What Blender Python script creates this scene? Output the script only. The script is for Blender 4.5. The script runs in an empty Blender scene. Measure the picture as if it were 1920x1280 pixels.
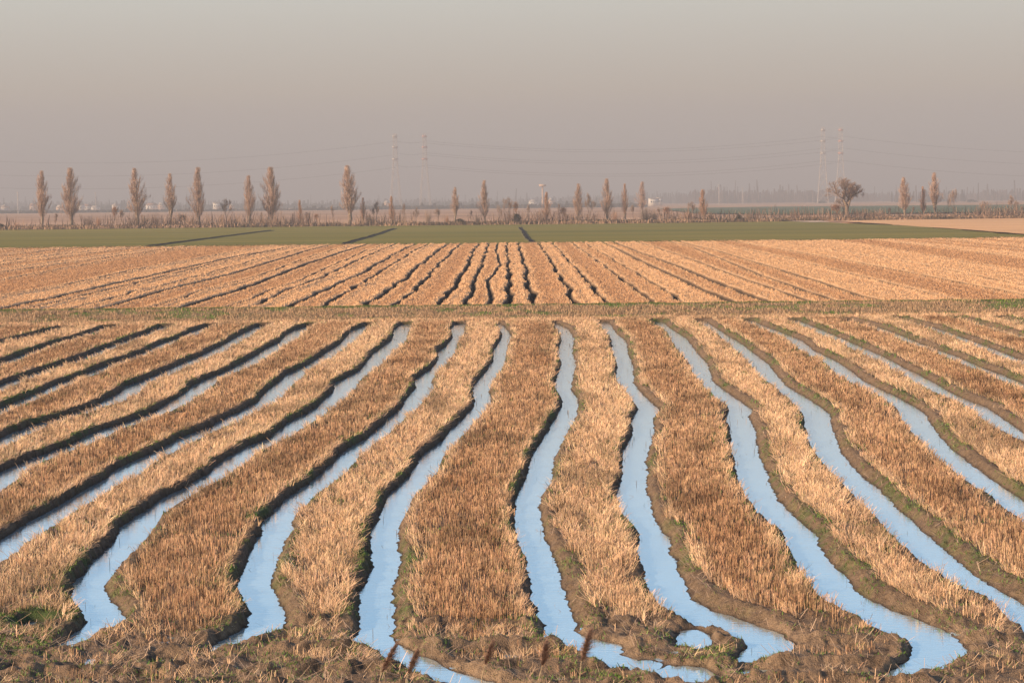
import bpy, math, random
import numpy as np
from mathutils import Matrix, Vector

rng = np.random.default_rng(7)
random.seed(7)
S = bpy.context.scene
COL = S.collection

# ------------------------------------------------------------------ camera
F = 3733.0                      # focal length in px of a 1920 px wide picture
CH = 7.0
PITCH = math.atan((640 - 378) / F)
ROLL = -math.atan(20 / 1920)
Rm = Matrix.Rotation(math.pi / 2 - PITCH, 3, 'X') @ Matrix.Rotation(ROLL, 3, 'Z')
RN = np.array(Rm)
cam_d = bpy.data.cameras.new('camera')
cam = bpy.data.objects.new('camera', cam_d)
COL.objects.link(cam)
cam.matrix_world = Matrix.Translation((0, 0, CH)) @ Rm.to_4x4()
cam_d.sensor_width = 36
cam_d.lens = F / 1920 * 36
cam_d.clip_end = 60000
cam_d.dof.use_dof = True
cam_d.dof.focus_distance = 75
cam_d.dof.aperture_fstop = 9
S.camera = cam


def unproj(u, v, z=0.0):
    u = np.asarray(u, float); v = np.asarray(v, float)
    r = np.stack([(u - 960) / F, -(v - 640) / F, -np.ones_like(u)], -1) @ RN.T
    t = (z - CH) / r[..., 2]
    return r[..., 0] * t, r[..., 1] * t


def at_dist(u, Y):
    """world x for column u at the depth Y (on the ground)"""
    return (u - 960) / F * Y / math.cos(PITCH)


def hor(u):
    return 388 - 20 * u / 1920


# ------------------------------------------------------------------ noise
_tab = np.random.default_rng(3).random((8, 512, 512))


def vn(x, y, k=0):
    xi = np.floor(x).astype(np.int64); yi = np.floor(y).astype(np.int64)
    fx = x - xi; fy = y - yi
    fx = fx * fx * (3 - 2 * fx); fy = fy * fy * (3 - 2 * fy)
    t = _tab[k % 8]
    x0 = xi & 511; x1 = (xi + 1) & 511; y0 = yi & 511; y1 = (yi + 1) & 511
    return (t[x0, y0] * (1 - fx) + t[x1, y0] * fx) * (1 - fy) + (t[x0, y1] * (1 - fx) + t[x1, y1] * fx) * fy


def fbm(x, y, k=0, o=3):
    s = 0; a = 1; n = 0
    for i in range(o):
        s = s + a * vn(x * 2 ** i + 17 * i, y * 2 ** i + 31 * i, k + i); n += a; a *= .5
    return s / n


def ss(t):
    t = np.clip(t, 0, 1)
    return t * t * (3 - 2 * t)


# ------------------------------------------------------------------ materials
def new_mat(name):
    m = bpy.data.materials.new(name); m.use_nodes = True
    nt = m.node_tree
    return m, nt, nt.nodes['Principled BSDF']


def mat_attr(name, rough=.85, noise=0.0, scale=8, bump=0, bscale=60, spec=.25, vscale=(1, 1, 1)):
    """surface colour from the 'col' attribute, varied by noise"""
    m, nt, b = new_mat(name)
    a = nt.nodes.new('ShaderNodeAttribute'); a.attribute_name = 'col'
    b.inputs['Roughness'].default_value = rough
    b.inputs['Specular IOR Level'].default_value = spec
    src = a.outputs['Color']
    tc = nt.nodes.new('ShaderNodeTexCoord')
    mp = nt.nodes.new('ShaderNodeMapping'); mp.inputs['Scale'].default_value = vscale
    nt.links.new(tc.outputs['Object'], mp.inputs['Vector'])
    if noise > 0:
        n = nt.nodes.new('ShaderNodeTexNoise'); n.inputs['Scale'].default_value = scale
        n.inputs['Detail'].default_value = 6; n.inputs['Roughness'].default_value = .7
        nt.links.new(mp.outputs['Vector'], n.inputs['Vector'])
        mr = nt.nodes.new('ShaderNodeMapRange')
        mr.inputs['From Min'].default_value = .25; mr.inputs['From Max'].default_value = .75
        mr.inputs['To Min'].default_value = 1 - noise; mr.inputs['To Max'].default_value = 1 + noise
        nt.links.new(n.outputs['Fac'], mr.inputs['Value'])
        mx = nt.nodes.new('ShaderNodeVectorMath'); mx.operation = 'SCALE'
        nt.links.new(src, mx.inputs[0]); nt.links.new(mr.outputs['Result'], mx.inputs['Scale'])
        src = mx.outputs['Vector']
    nt.links.new(src, b.inputs['Base Color'])
    if bump > 0:
        n2 = nt.nodes.new('ShaderNodeTexNoise'); n2.inputs['Scale'].default_value = bscale
        n2.inputs['Detail'].default_value = 5
        nt.links.new(mp.outputs['Vector'], n2.inputs['Vector'])
        bp = nt.nodes.new('ShaderNodeBump'); bp.inputs['Strength'].default_value = 1
        bp.inputs['Distance'].default_value = bump
        nt.links.new(n2.outputs['Fac'], bp.inputs['Height'])
        nt.links.new(bp.outputs['Normal'], b.inputs['Normal'])
    return m


def mat_plain(name, c1, c2, scale=1.0, rough=.85, spec=.2, detail=4, stretch=(1, 1, 1), contrast=(.35, .65)):
    m, nt, b = new_mat(name)
    tc = nt.nodes.new('ShaderNodeTexCoord')
    mp = nt.nodes.new('ShaderNodeMapping'); mp.inputs['Scale'].default_value = stretch
    n = nt.nodes.new('ShaderNodeTexNoise'); n.inputs['Scale'].default_value = scale
    n.inputs['Detail'].default_value = detail
    r = nt.nodes.new('ShaderNodeValToRGB')
    r.color_ramp.elements[0].position = contrast[0]; r.color_ramp.elements[0].color = (*c1, 1)
    r.color_ramp.elements[1].position = contrast[1]; r.color_ramp.elements[1].color = (*c2, 1)
    nt.links.new(tc.outputs['Object'], mp.inputs['Vector'])
    nt.links.new(mp.outputs['Vector'], n.inputs['Vector'])
    nt.links.new(n.outputs['Fac'], r.inputs['Fac'])
    nt.links.new(r.outputs['Color'], b.inputs['Base Color'])
    b.inputs['Roughness'].default_value = rough
    b.inputs['Specular IOR Level'].default_value = spec
    return m


M_soil = mat_attr('soil', .8, noise=.5, scale=11, bump=.05, bscale=42, spec=.3)
M_farsoil = mat_attr('far_soil', .9, noise=.25, scale=1.3, spec=.1)
M_straw = mat_attr('straw', .7, spec=.2)
M_leaf = mat_attr('leaf', .6, spec=.3)
M_turf = mat_attr('turf', .95, noise=.12, scale=.05, spec=.05, vscale=(.35, 2.2, 1))
M_dry = mat_attr('dry_land', .95, noise=.2, scale=.02, spec=.05, vscale=(.25, 1.5, 1))
M_bark = mat_plain('bark', (.17, .12, .085), (.40, .30, .22), 3, .9)
M_bark_dark = mat_plain('dark_bark', (.10, .075, .06), (.24, .18, .14), 3, .9)
M_twig = mat_plain('poplar_twigs', (.42, .28, .21), (.62, .44, .34), .9, .9)
M_twig_orange = mat_plain('orange_twigs', (.42, .23, .14), (.62, .38, .25), .9, .9)
M_twig_grey = mat_plain('grey_twigs', (.34, .24, .19), (.52, .38, .30), .9, .9)
M_bush_dark = mat_plain('dark_bush_leaves', (.02, .025, .015), (.08, .075, .045), 1.5, .8)
M_wall = mat_plain('plaster', (.74, .68, .60), (.84, .79, .72), .3, .9)
M_wall_peach = mat_plain('peach_plaster', (.60, .40, .28), (.74, .54, .40), .3, .9)
M_roof = mat_plain('roof_tiles', (.34, .18, .12), (.45, .27, .18), .5, .9)
M_roof_pale = mat_plain('pale_roof', (.48, .42, .36), (.62, .55, .48), .5, .9)
M_window = mat_plain('window_glass', (.04, .05, .06), (.08, .09, .1), .5, .2, .5)
M_steel = mat_plain('galvanised_steel', (.44, .39, .35), (.58, .52, .47), .4, .6, .4)
M_steel_red = mat_plain('red_painted_steel', (.50, .24, .18), (.60, .32, .25), .4, .6, .4)
M_cable = mat_plain('cable', (.05, .05, .05), (.09, .09, .09), .4, .6, .4)
M_plume = mat_plain('reed_plume', (.24, .14, .10), (.42, .27, .20), 60, .9)
M_reed = mat_plain('reed_stem', (.42, .30, .18), (.55, .42, .27), 30, .7)


# ------------------------------------------------------------------ mesh helpers
def raw_mesh(name, V, Fc, mat, k=4, col=None, smooth=False):
    """V (n,3); Fc (m,k)"""
    V = np.asarray(V, np.float32); Fc = np.asarray(Fc, np.int32)
    me = bpy.data.meshes.new(name)
    me.vertices.add(len(V)); me.vertices.foreach_set('co', V.ravel())
    me.loops.add(Fc.size); me.loops.foreach_set('vertex_index', Fc.ravel())
    me.polygons.add(len(Fc))
    me.polygons.foreach_set('loop_start', np.arange(0, Fc.size, k, dtype=np.int32))
    me.polygons.foreach_set('loop_total', np.full(len(Fc), k, np.int32))
    if col is not None:
        c = np.ones((len(V), 4), np.float32); c[:, :3] = col
        at = me.color_attributes.new('col', 'FLOAT_COLOR', 'POINT')
        at.data.foreach_set('color', c.ravel())
    me.update(calc_edges=True)
    if smooth:
        me.polygons.foreach_set('use_smooth', np.ones(len(Fc), bool))
    me.materials.append(mat)
    return me


def link(name, me, parent=None, loc=None):
    o = bpy.data.objects.new(name, me); COL.objects.link(o)
    if parent is not None:
        o.parent = parent
    if loc is not None:
        o.location = loc
    return o


def tag(o, label=None, cat=None, group=None, kind=None):
    if label: o['label'] = label
    if cat: o['category'] = cat
    if group: o['group'] = group
    if kind: o['kind'] = kind
    return o


def grid_faces(r, c):
    i = np.arange(r - 1)[:, None] * c + np.arange(c - 1)[None, :]
    i = i.ravel()
    return np.stack([i, i + 1, i + c + 1, i + c], -1)


class MB:
    """collects tubes, boxes and quads for one mesh"""
    def __init__(s): s.v = []; s.f = []; s.n = 0

    def add(s, V, Fq):
        V = np.asarray(V, float); s.v.append(V); s.f.append(np.asarray(Fq) + s.n); s.n += len(V)

    def tube(s, pts, rad, k=5, cap=True):
        pts = np.asarray(pts, float); rad = np.broadcast_to(rad, (len(pts),))
        t = np.gradient(pts, axis=0); t /= np.linalg.norm(t, axis=1)[:, None] + 1e-9
        ref = np.array([0.31, .95, .1]) if abs(t[0][1]) < .9 else np.array([1., 0, .1])
        a = np.cross(t, ref); a /= np.linalg.norm(a, axis=1)[:, None] + 1e-9
        b = np.cross(t, a)
        ang = np.arange(k) * 2 * math.pi / k
        V = pts[:, None] + rad[:, None, None] * (a[:, None] * np.cos(ang)[None, :, None] + b[:, None] * np.sin(ang)[None, :, None])
        n = len(pts); q = []
        for i in range(n - 1):
            for j in range(k):
                q.append((i * k + j, i * k + (j + 1) % k, (i + 1) * k + (j + 1) % k, (i + 1) * k + j))
        s.add(V.reshape(-1, 3), q)

    def box(s, c, d, rz=0):
        c = np.asarray(c, float); x, y, z = np.asarray(d) / 2
        P = np.array([(-x, -y, -z), (x, -y, -z), (x, y, -z), (-x, y, -z), (-x, -y, z), (x, -y, z), (x, y, z), (-x, y, z)])
        cs, sn = math.cos(rz), math.sin(rz)
        P = np.stack([P[:, 0] * cs - P[:, 1] * sn, P[:, 0] * sn + P[:, 1] * cs, P[:, 2]], -1) + c
        s.add(P, [(0, 3, 2, 1), (4, 5, 6, 7), (0, 1, 5, 4), (1, 2, 6, 5), (2, 3, 7, 6), (3, 0, 4, 7)])

    def quads(s, V4):
        V4 = np.asarray(V4, float); n = len(V4)
        s.add(V4.reshape(-1, 3), np.arange(4 * n).reshape(n, 4))

    def mesh(s, name, mat, smooth=False):
        return raw_mesh(name, np.concatenate(s.v), np.concatenate(s.f), mat, smooth=smooth)


def blades(P, L, W, D, yaw, taper=.6, bend=None):
    """quads: root P (n,3), length L, width W, direction D (n,3), facing yaw"""
    n = len(P)
    side = np.stack([np.cos(yaw), np.sin(yaw), np.zeros(n)], -1) * (W / 2)[:, None]
    tip = P + D * L[:, None]
    V = np.stack([P - side, P + side, tip + side * taper, tip - side * taper], 1).reshape(-1, 3)
    Fc = np.arange(4 * n).reshape(n, 4)
    return V, Fc


# ------------------------------------------------------------------ ditches traced on the near field
# each: list of (v, left edge u, right edge u) in photo pixels, unprojected on the water level
def mk(L=None, R=None, w=.55):
    """edges given as [(u,v)..]; a missing one is set w metres away"""
    def world(E):
        E = np.array(E, float); x, y = unproj(E[:, 0], E[:, 1])
        i = np.argsort(y); return y[i], x[i]
    o = {}
    if L: o['L'] = world(L)
    if R: o['R'] = world(R)
    # the near edge was read off the top of the near bank; the water runs on below it
    if L and R:
        y, x = o['L']; o['L'] = (y, x - np.maximum(x, 0) * .026)
        y, x = o['R']; o['R'] = (y, x + np.maximum(-x, 0) * .045 * ss((y - 30) / 30))
    ys = np.concatenate([o[k][0] for k in o]); o['y0'] = ys.min(); o['y1'] = ys.max(); o['w'] = w
    return o


CHN = [
 mk(L=[(60,603),(30,609),(0,615)], w=.4),
 mk(L=[(165,606),(150,610),(115,615),(87,622),(55,630),(25,637),(0,644)], w=.45),
 mk(L=[(212,610),(175,621),(135,635),(87,649),(50,662),(0,680)]),
 mk(L=[(300,613),(287,620),(252,632),(215,646),(190,655),(150,672),(110,685),(52,704),(0,722)]),
 mk(L=[(405,606),(382,614),(355,622),(335,634),(305,642),(270,660),(225,676),(185,690),(140,710),(105,720),(75,735),(37,751),(15,760),(0,765)]),
 mk(L=[(507,605),(480,613),(450,627),(425,642),(400,654),(375,667),(350,677),(320,690),(287,705),(262,715),(232,726),(229,732),(207,745),(175,762),(135,776),(100,787),(62,797),(25,811),(7,819),(-40,840)], w=.6),
 mk(L=[(587,607),(575,612),(555,617),(537,627),(525,640),(500,652),(480,665),(450,682),(425,695),(400,705),(382,712),(360,725),(342,740),(320,752),(295,770),(262,782),(225,795),(187,807),(160,819),(125,837),(95,847),(62,860),(30,872),(0,886)], w=.58),
 mk(L=[(687,610),(660,619),(652,627),(640,642),(615,657),(592,674),(567,689),(537,702),(527,712),(507,727),(492,740),(480,755),(450,772),(425,782),(395,800),(345,819),(312,835),(275,855),(237,870),(217,882),(195,900),(162,917),(132,935),(105,952),(75,967),(42,987),(12,1005),(0,1014)], w=.55),
 mk(L=[(770,602),(752,609),(739,617),(735,637),(715,651),(700,662),(692,672),(675,694),(650,707),(627,719),(625,735),(612,745),(595,762),(575,775),(547,790),(525,805),(510,819),(490,827),(462,837),(432,855),(410,870),(390,887),(355,910),(320,927),(287,947),(265,962),(245,975),(225,990),(220,1010),(200,1030),(180,1049),(162,1072),(135,1097),(132,1127),(150,1140),(160,1155),(160,1167),(150,1182),(125,1202),(95,1222)],
    R=[(776,602),(765,609),(757,622),(752,640),(738,655),(726,664),(705,685),(682,702),(660,718),(650,735),(633,752),(618,765),(590,783),(556,805),(530,822),(500,840),(462,853),(440,872),(410,895),(362,924),(320,950),(290,972),(275,992),(270,1007),(240,1040),(225,1050),(207,1077),(189,1097),(197,1117),(212,1135),(235,1157),(220,1172),(195,1185),(160,1200),(120,1212),(95,1224)]),
 mk(L=[(862,602),(852,609),(845,617),(849,632),(835,650),(822,657),(820,677),(807,692),(777,712),(779,727),(760,750),(752,765),(722,790),(697,815),(690,822),(660,837),(635,855),(615,877),(595,895),(567,915),(537,937),(517,955),(492,980),(491,1000),(480,1020),(470,1035),(462,1055),(455,1077),(440,1102),(460,1132),(470,1150),(465,1175),(437,1190),(400,1210),(385,1222)],
    R=[(872,603),(871,608),(866,615),(867,625),(852,647),(847,665),(830,687),(812,702),(802,717),(810,727),(790,750),(780,765),(750,790),(725,812),(710,825),(680,847),(655,870),(635,895),(605,915),(580,935),(565,952),(537,980),(542,995),(530,1017),(517,1047),(512,1065),(500,1095),(525,1125),(535,1160),(527,1177),(500,1187),(480,1197),(447,1207),(410,1220),(390,1225)]),
 mk(L=[(925,606),(932,611),(941,627),(939,637),(925,657),(924,677),(910,697),(885,727),(889,752),(885,767),(865,787),(842,810),(830,825),(807,842),(785,862),(770,890),(745,915),(725,935),(710,962),(710,975),(697,992),(695,1040),(695,1062),(692,1087),(675,1110),(675,1150),(675,1180),(660,1198),(680,1212),(708,1226),(742,1246),(772,1262),(808,1276),(845,1291),(890,1308)],
    R=[(935,606),(950,617),(960,632),(952,647),(947,672),(942,690),(925,712),(915,732),(919,755),(905,775),(880,802),(867,819),(850,835),(825,862),(812,892),(785,920),(765,945),(757,967),(745,990),(745,1032),(750,1055),(747,1080),(732,1110),(737,1150),(742,1175),(730,1190),(745,1207),(765,1220),(790,1230),(812,1236),(828,1247),(860,1262),(910,1275),(960,1292)]),
 mk(L=[(1038,607),(1055,635),(1047,662),(1055,682),(1040,725),(1056,752),(1056,762),(1042,785),(1022,817),(1000,850),(990,892),(966,930),(965,980),(967,1010),(987,1049),(997,1085),(995,1120),(1010,1150),(1024,1172),(1017,1187),(1040,1206),(1078,1217),(1096,1230),(1122,1246),(1160,1256)],
    R=[(1045,607),(1065,617),(1077,635),(1072,662),(1080,682),(1077,697),(1070,727),(1085,755),(1080,782),(1060,817),(1037,862),(1035,887),(1025,920),(1012,937),(1012,970),(1022,1010),(1037,1045),(1052,1080),(1055,1112),(1070,1147),(1085,1170),(1078,1186),(1092,1194),(1135,1203),(1165,1209),(1162,1228),(1190,1236),(1200,1244)]),
 mk(L=[(1124,606),(1127,612),(1152,637),(1152,657),(1162,682),(1159,715),(1177,737),(1202,767),(1190,787),(1191,817),(1185,825),(1172,847),(1170,887),(1161,925),(1170,960),(1185,985),(1202,1000),(1201,1020),(1207,1047),(1216,1090),(1230,1124),(1252,1149),(1290,1167),(1330,1177),(1375,1188),(1402,1203),(1410,1210),(1397,1232),(1385,1245)],
    R=[(1142,605),(1144,608),(1155,625),(1174,640),(1177,662),(1187,685),(1187,717),(1205,740),(1236,769),(1225,785),(1225,817),(1222,825),(1211,852),(1214,887),(1212,920),(1222,962),(1240,992),(1255,1007),(1254,1027),(1262,1049),(1277,1082),(1297,1122),(1335,1145),(1385,1160),(1422,1175),(1440,1179),(1467,1190),(1487,1210),(1477,1222),(1440,1235),(1420,1240),(1392,1246)]),
 mk(L=[(1228,606),(1232,610),(1260,627),(1269,645),(1285,667),(1302,685),(1307,707),(1332,730),(1360,757),(1379,769),(1372,785),(1381,815),(1382,850),(1395,907),(1412,940),(1440,975),(1455,987),(1482,1005),(1487,1027),(1500,1049),(1523,1083),(1558,1126),(1604,1155),(1650,1174),(1686,1190),(1720,1205),(1735,1212),(1730,1235),(1705,1250),(1665,1270)],
    R=[(1245,606),(1249,610),(1262,620),(1287,635),(1305,660),(1325,682),(1337,717),(1370,740),(1411,769),(1402,780),(1417,810),(1420,845),(1439,892),(1445,910),(1457,937),(1500,977),(1532,1007),(1535,1027),(1552,1049),(1577,1075),(1612,1115),(1665,1142),(1727,1165),(1777,1187),(1805,1210),(1810,1225),(1785,1240),(1740,1255),(1678,1275)]),
 mk(L=[(1312,606),(1355,630),(1380,652),(1410,677),(1438,712),(1467,732),(1497,757),(1520,780),(1526,810),(1532,830),(1540,852),(1577,895),(1600,915),(1640,957),(1677,992),(1710,1025),(1740,1049),(1777,1077),(1827,1110),(1865,1127),(1920,1162)],
    R=[(1328,606),(1360,627),(1390,645),(1422,670),(1439,682),(1455,702),(1475,725),(1527,755),(1555,777),(1557,797),(1567,825),(1577,850),(1610,887),(1657,927),(1702,972),(1740,1005),(1785,1045),(1815,1067),(1845,1092),(1885,1115),(1920,1137)]),
 mk(R=[(1422,607),(1440,614),(1485,631),(1505,640),(1525,657),(1567,677),(1590,692),(1615,712),(1665,737),(1710,760),(1737,780),(1750,802),(1762,819),(1782,840),(1822,872),(1865,905),(1920,940)], w=.55),
 mk(R=[(1497,601),(1560,627),(1602,645),(1652,667),(1690,687),(1740,712),(1790,740),(1852,765),(1890,792),(1920,812)], w=.55),
 mk(R=[(1600,602),(1652,615),(1695,631),(1740,650),(1790,667),(1830,685),(1885,705),(1920,721)], w=.5),
 mk(R=[(1700,601),(1760,617),(1802,632),(1865,655),(1920,677)], w=.5),
 mk(R=[(1815,601),(1865,615),(1920,631)], w=.5),
 mk(R=[(1885,597),(1920,607)], w=.5),
]
YFAR = 114.4


def edges(c, y):
    wob = .10 * (vn(y * .23 + c['L'][1][0] if 'L' in c else y * .23 + c['R'][1][0], y * 0 + 5, 1) - .5)
    if 'L' in c:
        l = np.interp(y, *c['L'])
    if 'R' in c:
        r = np.interp(y, *c['R'])
    if 'L' not in c: l = r - c['w'] - .018 * np.minimum(np.abs(r), 14) + wob
    if 'R' not in c: r = l + c['w'] + .026 * np.minimum(np.abs(l), 11) + wob
    # beyond the traced part the ditch runs on with a gentle meander
    out = np.clip((c['y0'] - y) / 4, 0, 1)
    m = out * .5 * (vn(y * .16 + c['y0'], y * 0 + 9, 2) - .5)
    return l + m, r + m


def bank_w(x, y, side):
    return np.where(side > 0, np.clip(.14 + .015 * x, .12, .27) + .14 * ss((46 - y) / 12), .10 + .05 * ss((46 - y) / 12))


# ditches outside the frame keep the same spacing
EXTRA = []
lx = CHN[0]['L'][1][0]; rx = CHN[-1]['R'][1][0]
for i in range(1, 4):
    EXTRA.append({'L': (np.array([24., 116.]), np.array([lx - 2.9 * i] * 2)), 'w': .55, 'y0': 116., 'y1': 116.})
    EXTRA.append({'R': (np.array([24., 116.]), np.array([rx + 2.9 * i] * 2)), 'w': .55, 'y0': 116., 'y1': 116.})
ALL = sorted(CHN + EXTRA, key=lambda c: float(edges(c, np.array([100.]))[0][0]))
IDX0 = [i for i, c in enumerate(ALL) if c is CHN[0]][0]
# bottom end of each ditch: those that leave the frame sideways run on to the headland
YEND = []
Y1215 = float(unproj(960, 1215)[1])
for c in ALL:
    YEND.append(c['y0'] if (any(c is CHN[i] for i in (8, 9, 11, 12, 13))) else (20. if c is CHN[10] else Y1215))
# small pools (u, v, ru, rv)
POOLS = []
for (u, v, ru, rv) in [(1302, 1201, 27, 19), (1288, 1268, 62, 17), (1215, 1246, 22, 7), (55, 1173, 24, 7), (312, 1240, 14, 5), (22, 1255, 9, 5), (1410, 1262, 22, 6), (1520, 1003, 0, 0)]:
    if ru == 0: continue
    x, y = unproj(u, v); x2, _ = unproj(u + ru, v); _, y2 = unproj(u, v - rv)
    POOLS.append((float(x), float(y), float(x2 - x), float(y2 - y)))


def field(x, y):
    """distance to the nearest water edge, side (+1: bank right of a ditch, -1: left), strip number"""
    s = np.full(x.shape, 9.0); side = np.zeros(x.shape); strip = np.zeros(x.shape, int)
    xx = x + .14 * (fbm(x * 2.2, y * 1.3, 2, 3) - .5) + .08 * (vn(x * 9, y * 7, 4) - .5)
    for i, c in enumerate(ALL):
        l, r = edges(c, y)
        strip += (x > (l + r) / 2)
        dl = l - xx; dr = xx - r
        d = np.maximum(dl, dr)
        d = np.where(d > 0, d * .93, d)
        ye = YFAR + .8 * (vn(np.full(x.shape, i * 3.7), x * .5, 3) - .5)
        oy = np.maximum(y - ye, YEND[i] - y)
        d = np.where(oy > 0, np.hypot(np.maximum(d, 0), oy), np.maximum(d, oy * .6))
        m = d < s
        s = np.where(m, d, s); side = np.where(m, np.where(dr > dl, 1, -1), side)
    for (px, py, rx_, ry_) in POOLS:
        q = np.hypot((xx - px) / rx_, (y - py) / ry_) + 1.1 * (fbm(x * 2.6, y * 1.6, 5, 3) - .5)
        d = (q - 1) * min(rx_, ry_) * .8
        m = d < s
        s = np.where(m, d, s)
    return s, side, strip


Yr = [float(unproj(960, v)[1]) for v in (1175, 1218, 1256, 1290)]
YFG = float(unproj(960, 1160)[1])


def terrain(x, y):
    s, side, strip = field(x, y)
    wet = ss(-s / .10)
    bw = bank_w(x, y, side) * np.where(side > 0, .95, .9)
    berm = ss(s / bw)
    lowf = fbm(x * .5, y * .3, 5, 2)
    bh = .175 + .07 * (lowf - .5)
    h = np.where(s < 0, -.16 * wet, bh * berm)
    h = h - .07 * ss((s - bw - .04) / .25)
    # clods and lumps
    n1 = fbm(x * 3.1, y * 2.6, 1, 3) - .5
    n2 = fbm(x * 11, y * 9, 3, 2) - .5
    land = ss((s - .02) / .12)
    n3 = fbm(x * 26, y * 20, 5, 2) - .5
    bkz = 1 - ss((s - .4) / .2)
    h = h + land * (.07 * n1 + (.035 + .03 * bkz) * n2 + .022 * bkz * n3)
    fg = ss((YFG + 1.2 * (fbm(x * .6, y * .6, 6, 2) - .5) - y) / 1.2)
    rough = fbm(x * 3.2, y * 2.6, 2, 3) - .5
    h = h * (1 - fg * (s > 0) * .40) + land * fg * (.20 * rough + .02 * n2)
    # wheel ridges across the headland with a scalloped lug print
    for k, yr in enumerate(Yr):
        yy = yr + .35 * (fbm(x * .25, x * 0 + k, 4, 2) - .5) + .012 * x
        lug = .72 + .28 * np.abs(np.sin(x * math.pi / .30 + k))
        rd = np.exp(-((y - yy) / .20) ** 2)
        gap = ss((fbm(x * .35, x * 0 + 3.3 * k, 6, 2) - .30) / .12)
        h = h + land * .12 * rd * lug * gap * ss(s / .4)
    return h, s, side, strip, fg, n1


def near_ground():
    NR, NC = 960, 1180
    ys = 24.0 * (117.0 / 24.0) ** (np.arange(NR) / (NR - 1))
    sx = np.linspace(-.325, .325, NC)
    X = sx[None, :] * (ys[:, None] + 3); Y = np.repeat(ys[:, None], NC, 1)
    h, s, side, strip, fg, n1 = terrain(X, Y)
    # merges with the bank slope in front
    h = h + .55 * ss((26 - Y) / 2.0)
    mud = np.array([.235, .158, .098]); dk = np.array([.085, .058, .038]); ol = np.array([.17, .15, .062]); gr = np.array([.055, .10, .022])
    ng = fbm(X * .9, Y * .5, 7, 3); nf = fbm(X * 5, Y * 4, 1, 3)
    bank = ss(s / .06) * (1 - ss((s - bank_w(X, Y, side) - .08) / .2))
    mudv = mud * np.where(side > 0, .92, .60)[..., None] * (.75 + .5 * nf)[..., None]  # left banks get darker mud: their shade is painted into the colour
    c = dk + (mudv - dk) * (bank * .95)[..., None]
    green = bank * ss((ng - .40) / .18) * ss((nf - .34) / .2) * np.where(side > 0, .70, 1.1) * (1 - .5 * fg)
    c = c + (ol * np.where(side > 0, 1, .6)[..., None] - c) * (green * .8)[..., None]  # olive moss likewise painted darker on the shaded left banks
    c = c + (gr - c) * (green * ss((ng - .58) / .12) * .7)[..., None]
    c = c + (mud * 1.3 - c) * (fg * ss(s / .05) * .8 * ss((nf - .25) / .3))[..., None]
    inner = ss((s - .5) / .2) * (1 - fg)
    br = np.array([.27, .165, .10])
    brv = br + (np.array([.42, .29, .185]) - br) * (((strip - IDX0 + 1) % 2) == 1)[..., None]
    c = c + (brv - c) * (inner * .75)[..., None]
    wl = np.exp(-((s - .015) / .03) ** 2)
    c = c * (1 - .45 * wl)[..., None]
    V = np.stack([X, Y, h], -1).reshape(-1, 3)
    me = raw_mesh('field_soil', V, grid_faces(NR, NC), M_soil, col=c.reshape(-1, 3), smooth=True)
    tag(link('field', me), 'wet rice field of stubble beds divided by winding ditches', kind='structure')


near_ground()

# ------------------------------------------------------------------ water
mw, nt, b = new_mat('ditch_water')
b.inputs['Base Color'].default_value = (.72, .92, 1, 1); b.inputs['Metallic'].default_value = .78
b.inputs['Roughness'].default_value = .06
b.inputs['IOR'].default_value = 1.33
tc = nt.nodes.new('ShaderNodeTexCoord'); mp = nt.nodes.new('ShaderNodeMapping')
mp.inputs['Scale'].default_value = (1.6, 6, 1)
n = nt.nodes.new('ShaderNodeTexNoise'); n.inputs['Scale'].default_value = 2.2; n.inputs['Detail'].default_value = 3
bp = nt.nodes.new('ShaderNodeBump'); bp.inputs['Strength'].default_value = .3; bp.inputs['Distance'].default_value = .012
nt.links.new(tc.outputs['Object'], mp.inputs['Vector']); nt.links.new(mp.outputs['Vector'], n.inputs['Vector'])
nt.links.new(n.outputs['Fac'], bp.inputs['Height']); nt.links.new(bp.outputs['Normal'], b.inputs['Normal'])
V = [(-45, 25.5, 0), (45, 25.5, 0), (45, 117, 0), (-45, 117, 0)]
V = [(-9.3, 25.5, 0), (9.3, 25.5, 0), (38.5, 117, 0), (-38.5, 117, 0)]
tag(link('water', raw_mesh('water', V, [(0, 1, 2, 3)], mw)), 'still pale blue water in the winding ditches', kind='structure')


# ------------------------------------------------------------------ stubble on the near field
def scatter(y0, y1, dens, slope=.325, off=3):
    n = int((y1 - y0) * slope * (y0 + y1 + 2 * off) * dens)
    y = np.sqrt(rng.random(n) * ((y1 + off) ** 2 - (y0 + off) ** 2) + (y0 + off) ** 2) - off
    x = (rng.random(n) * 2 - 1) * slope * (y + off)
    return x, y


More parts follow.
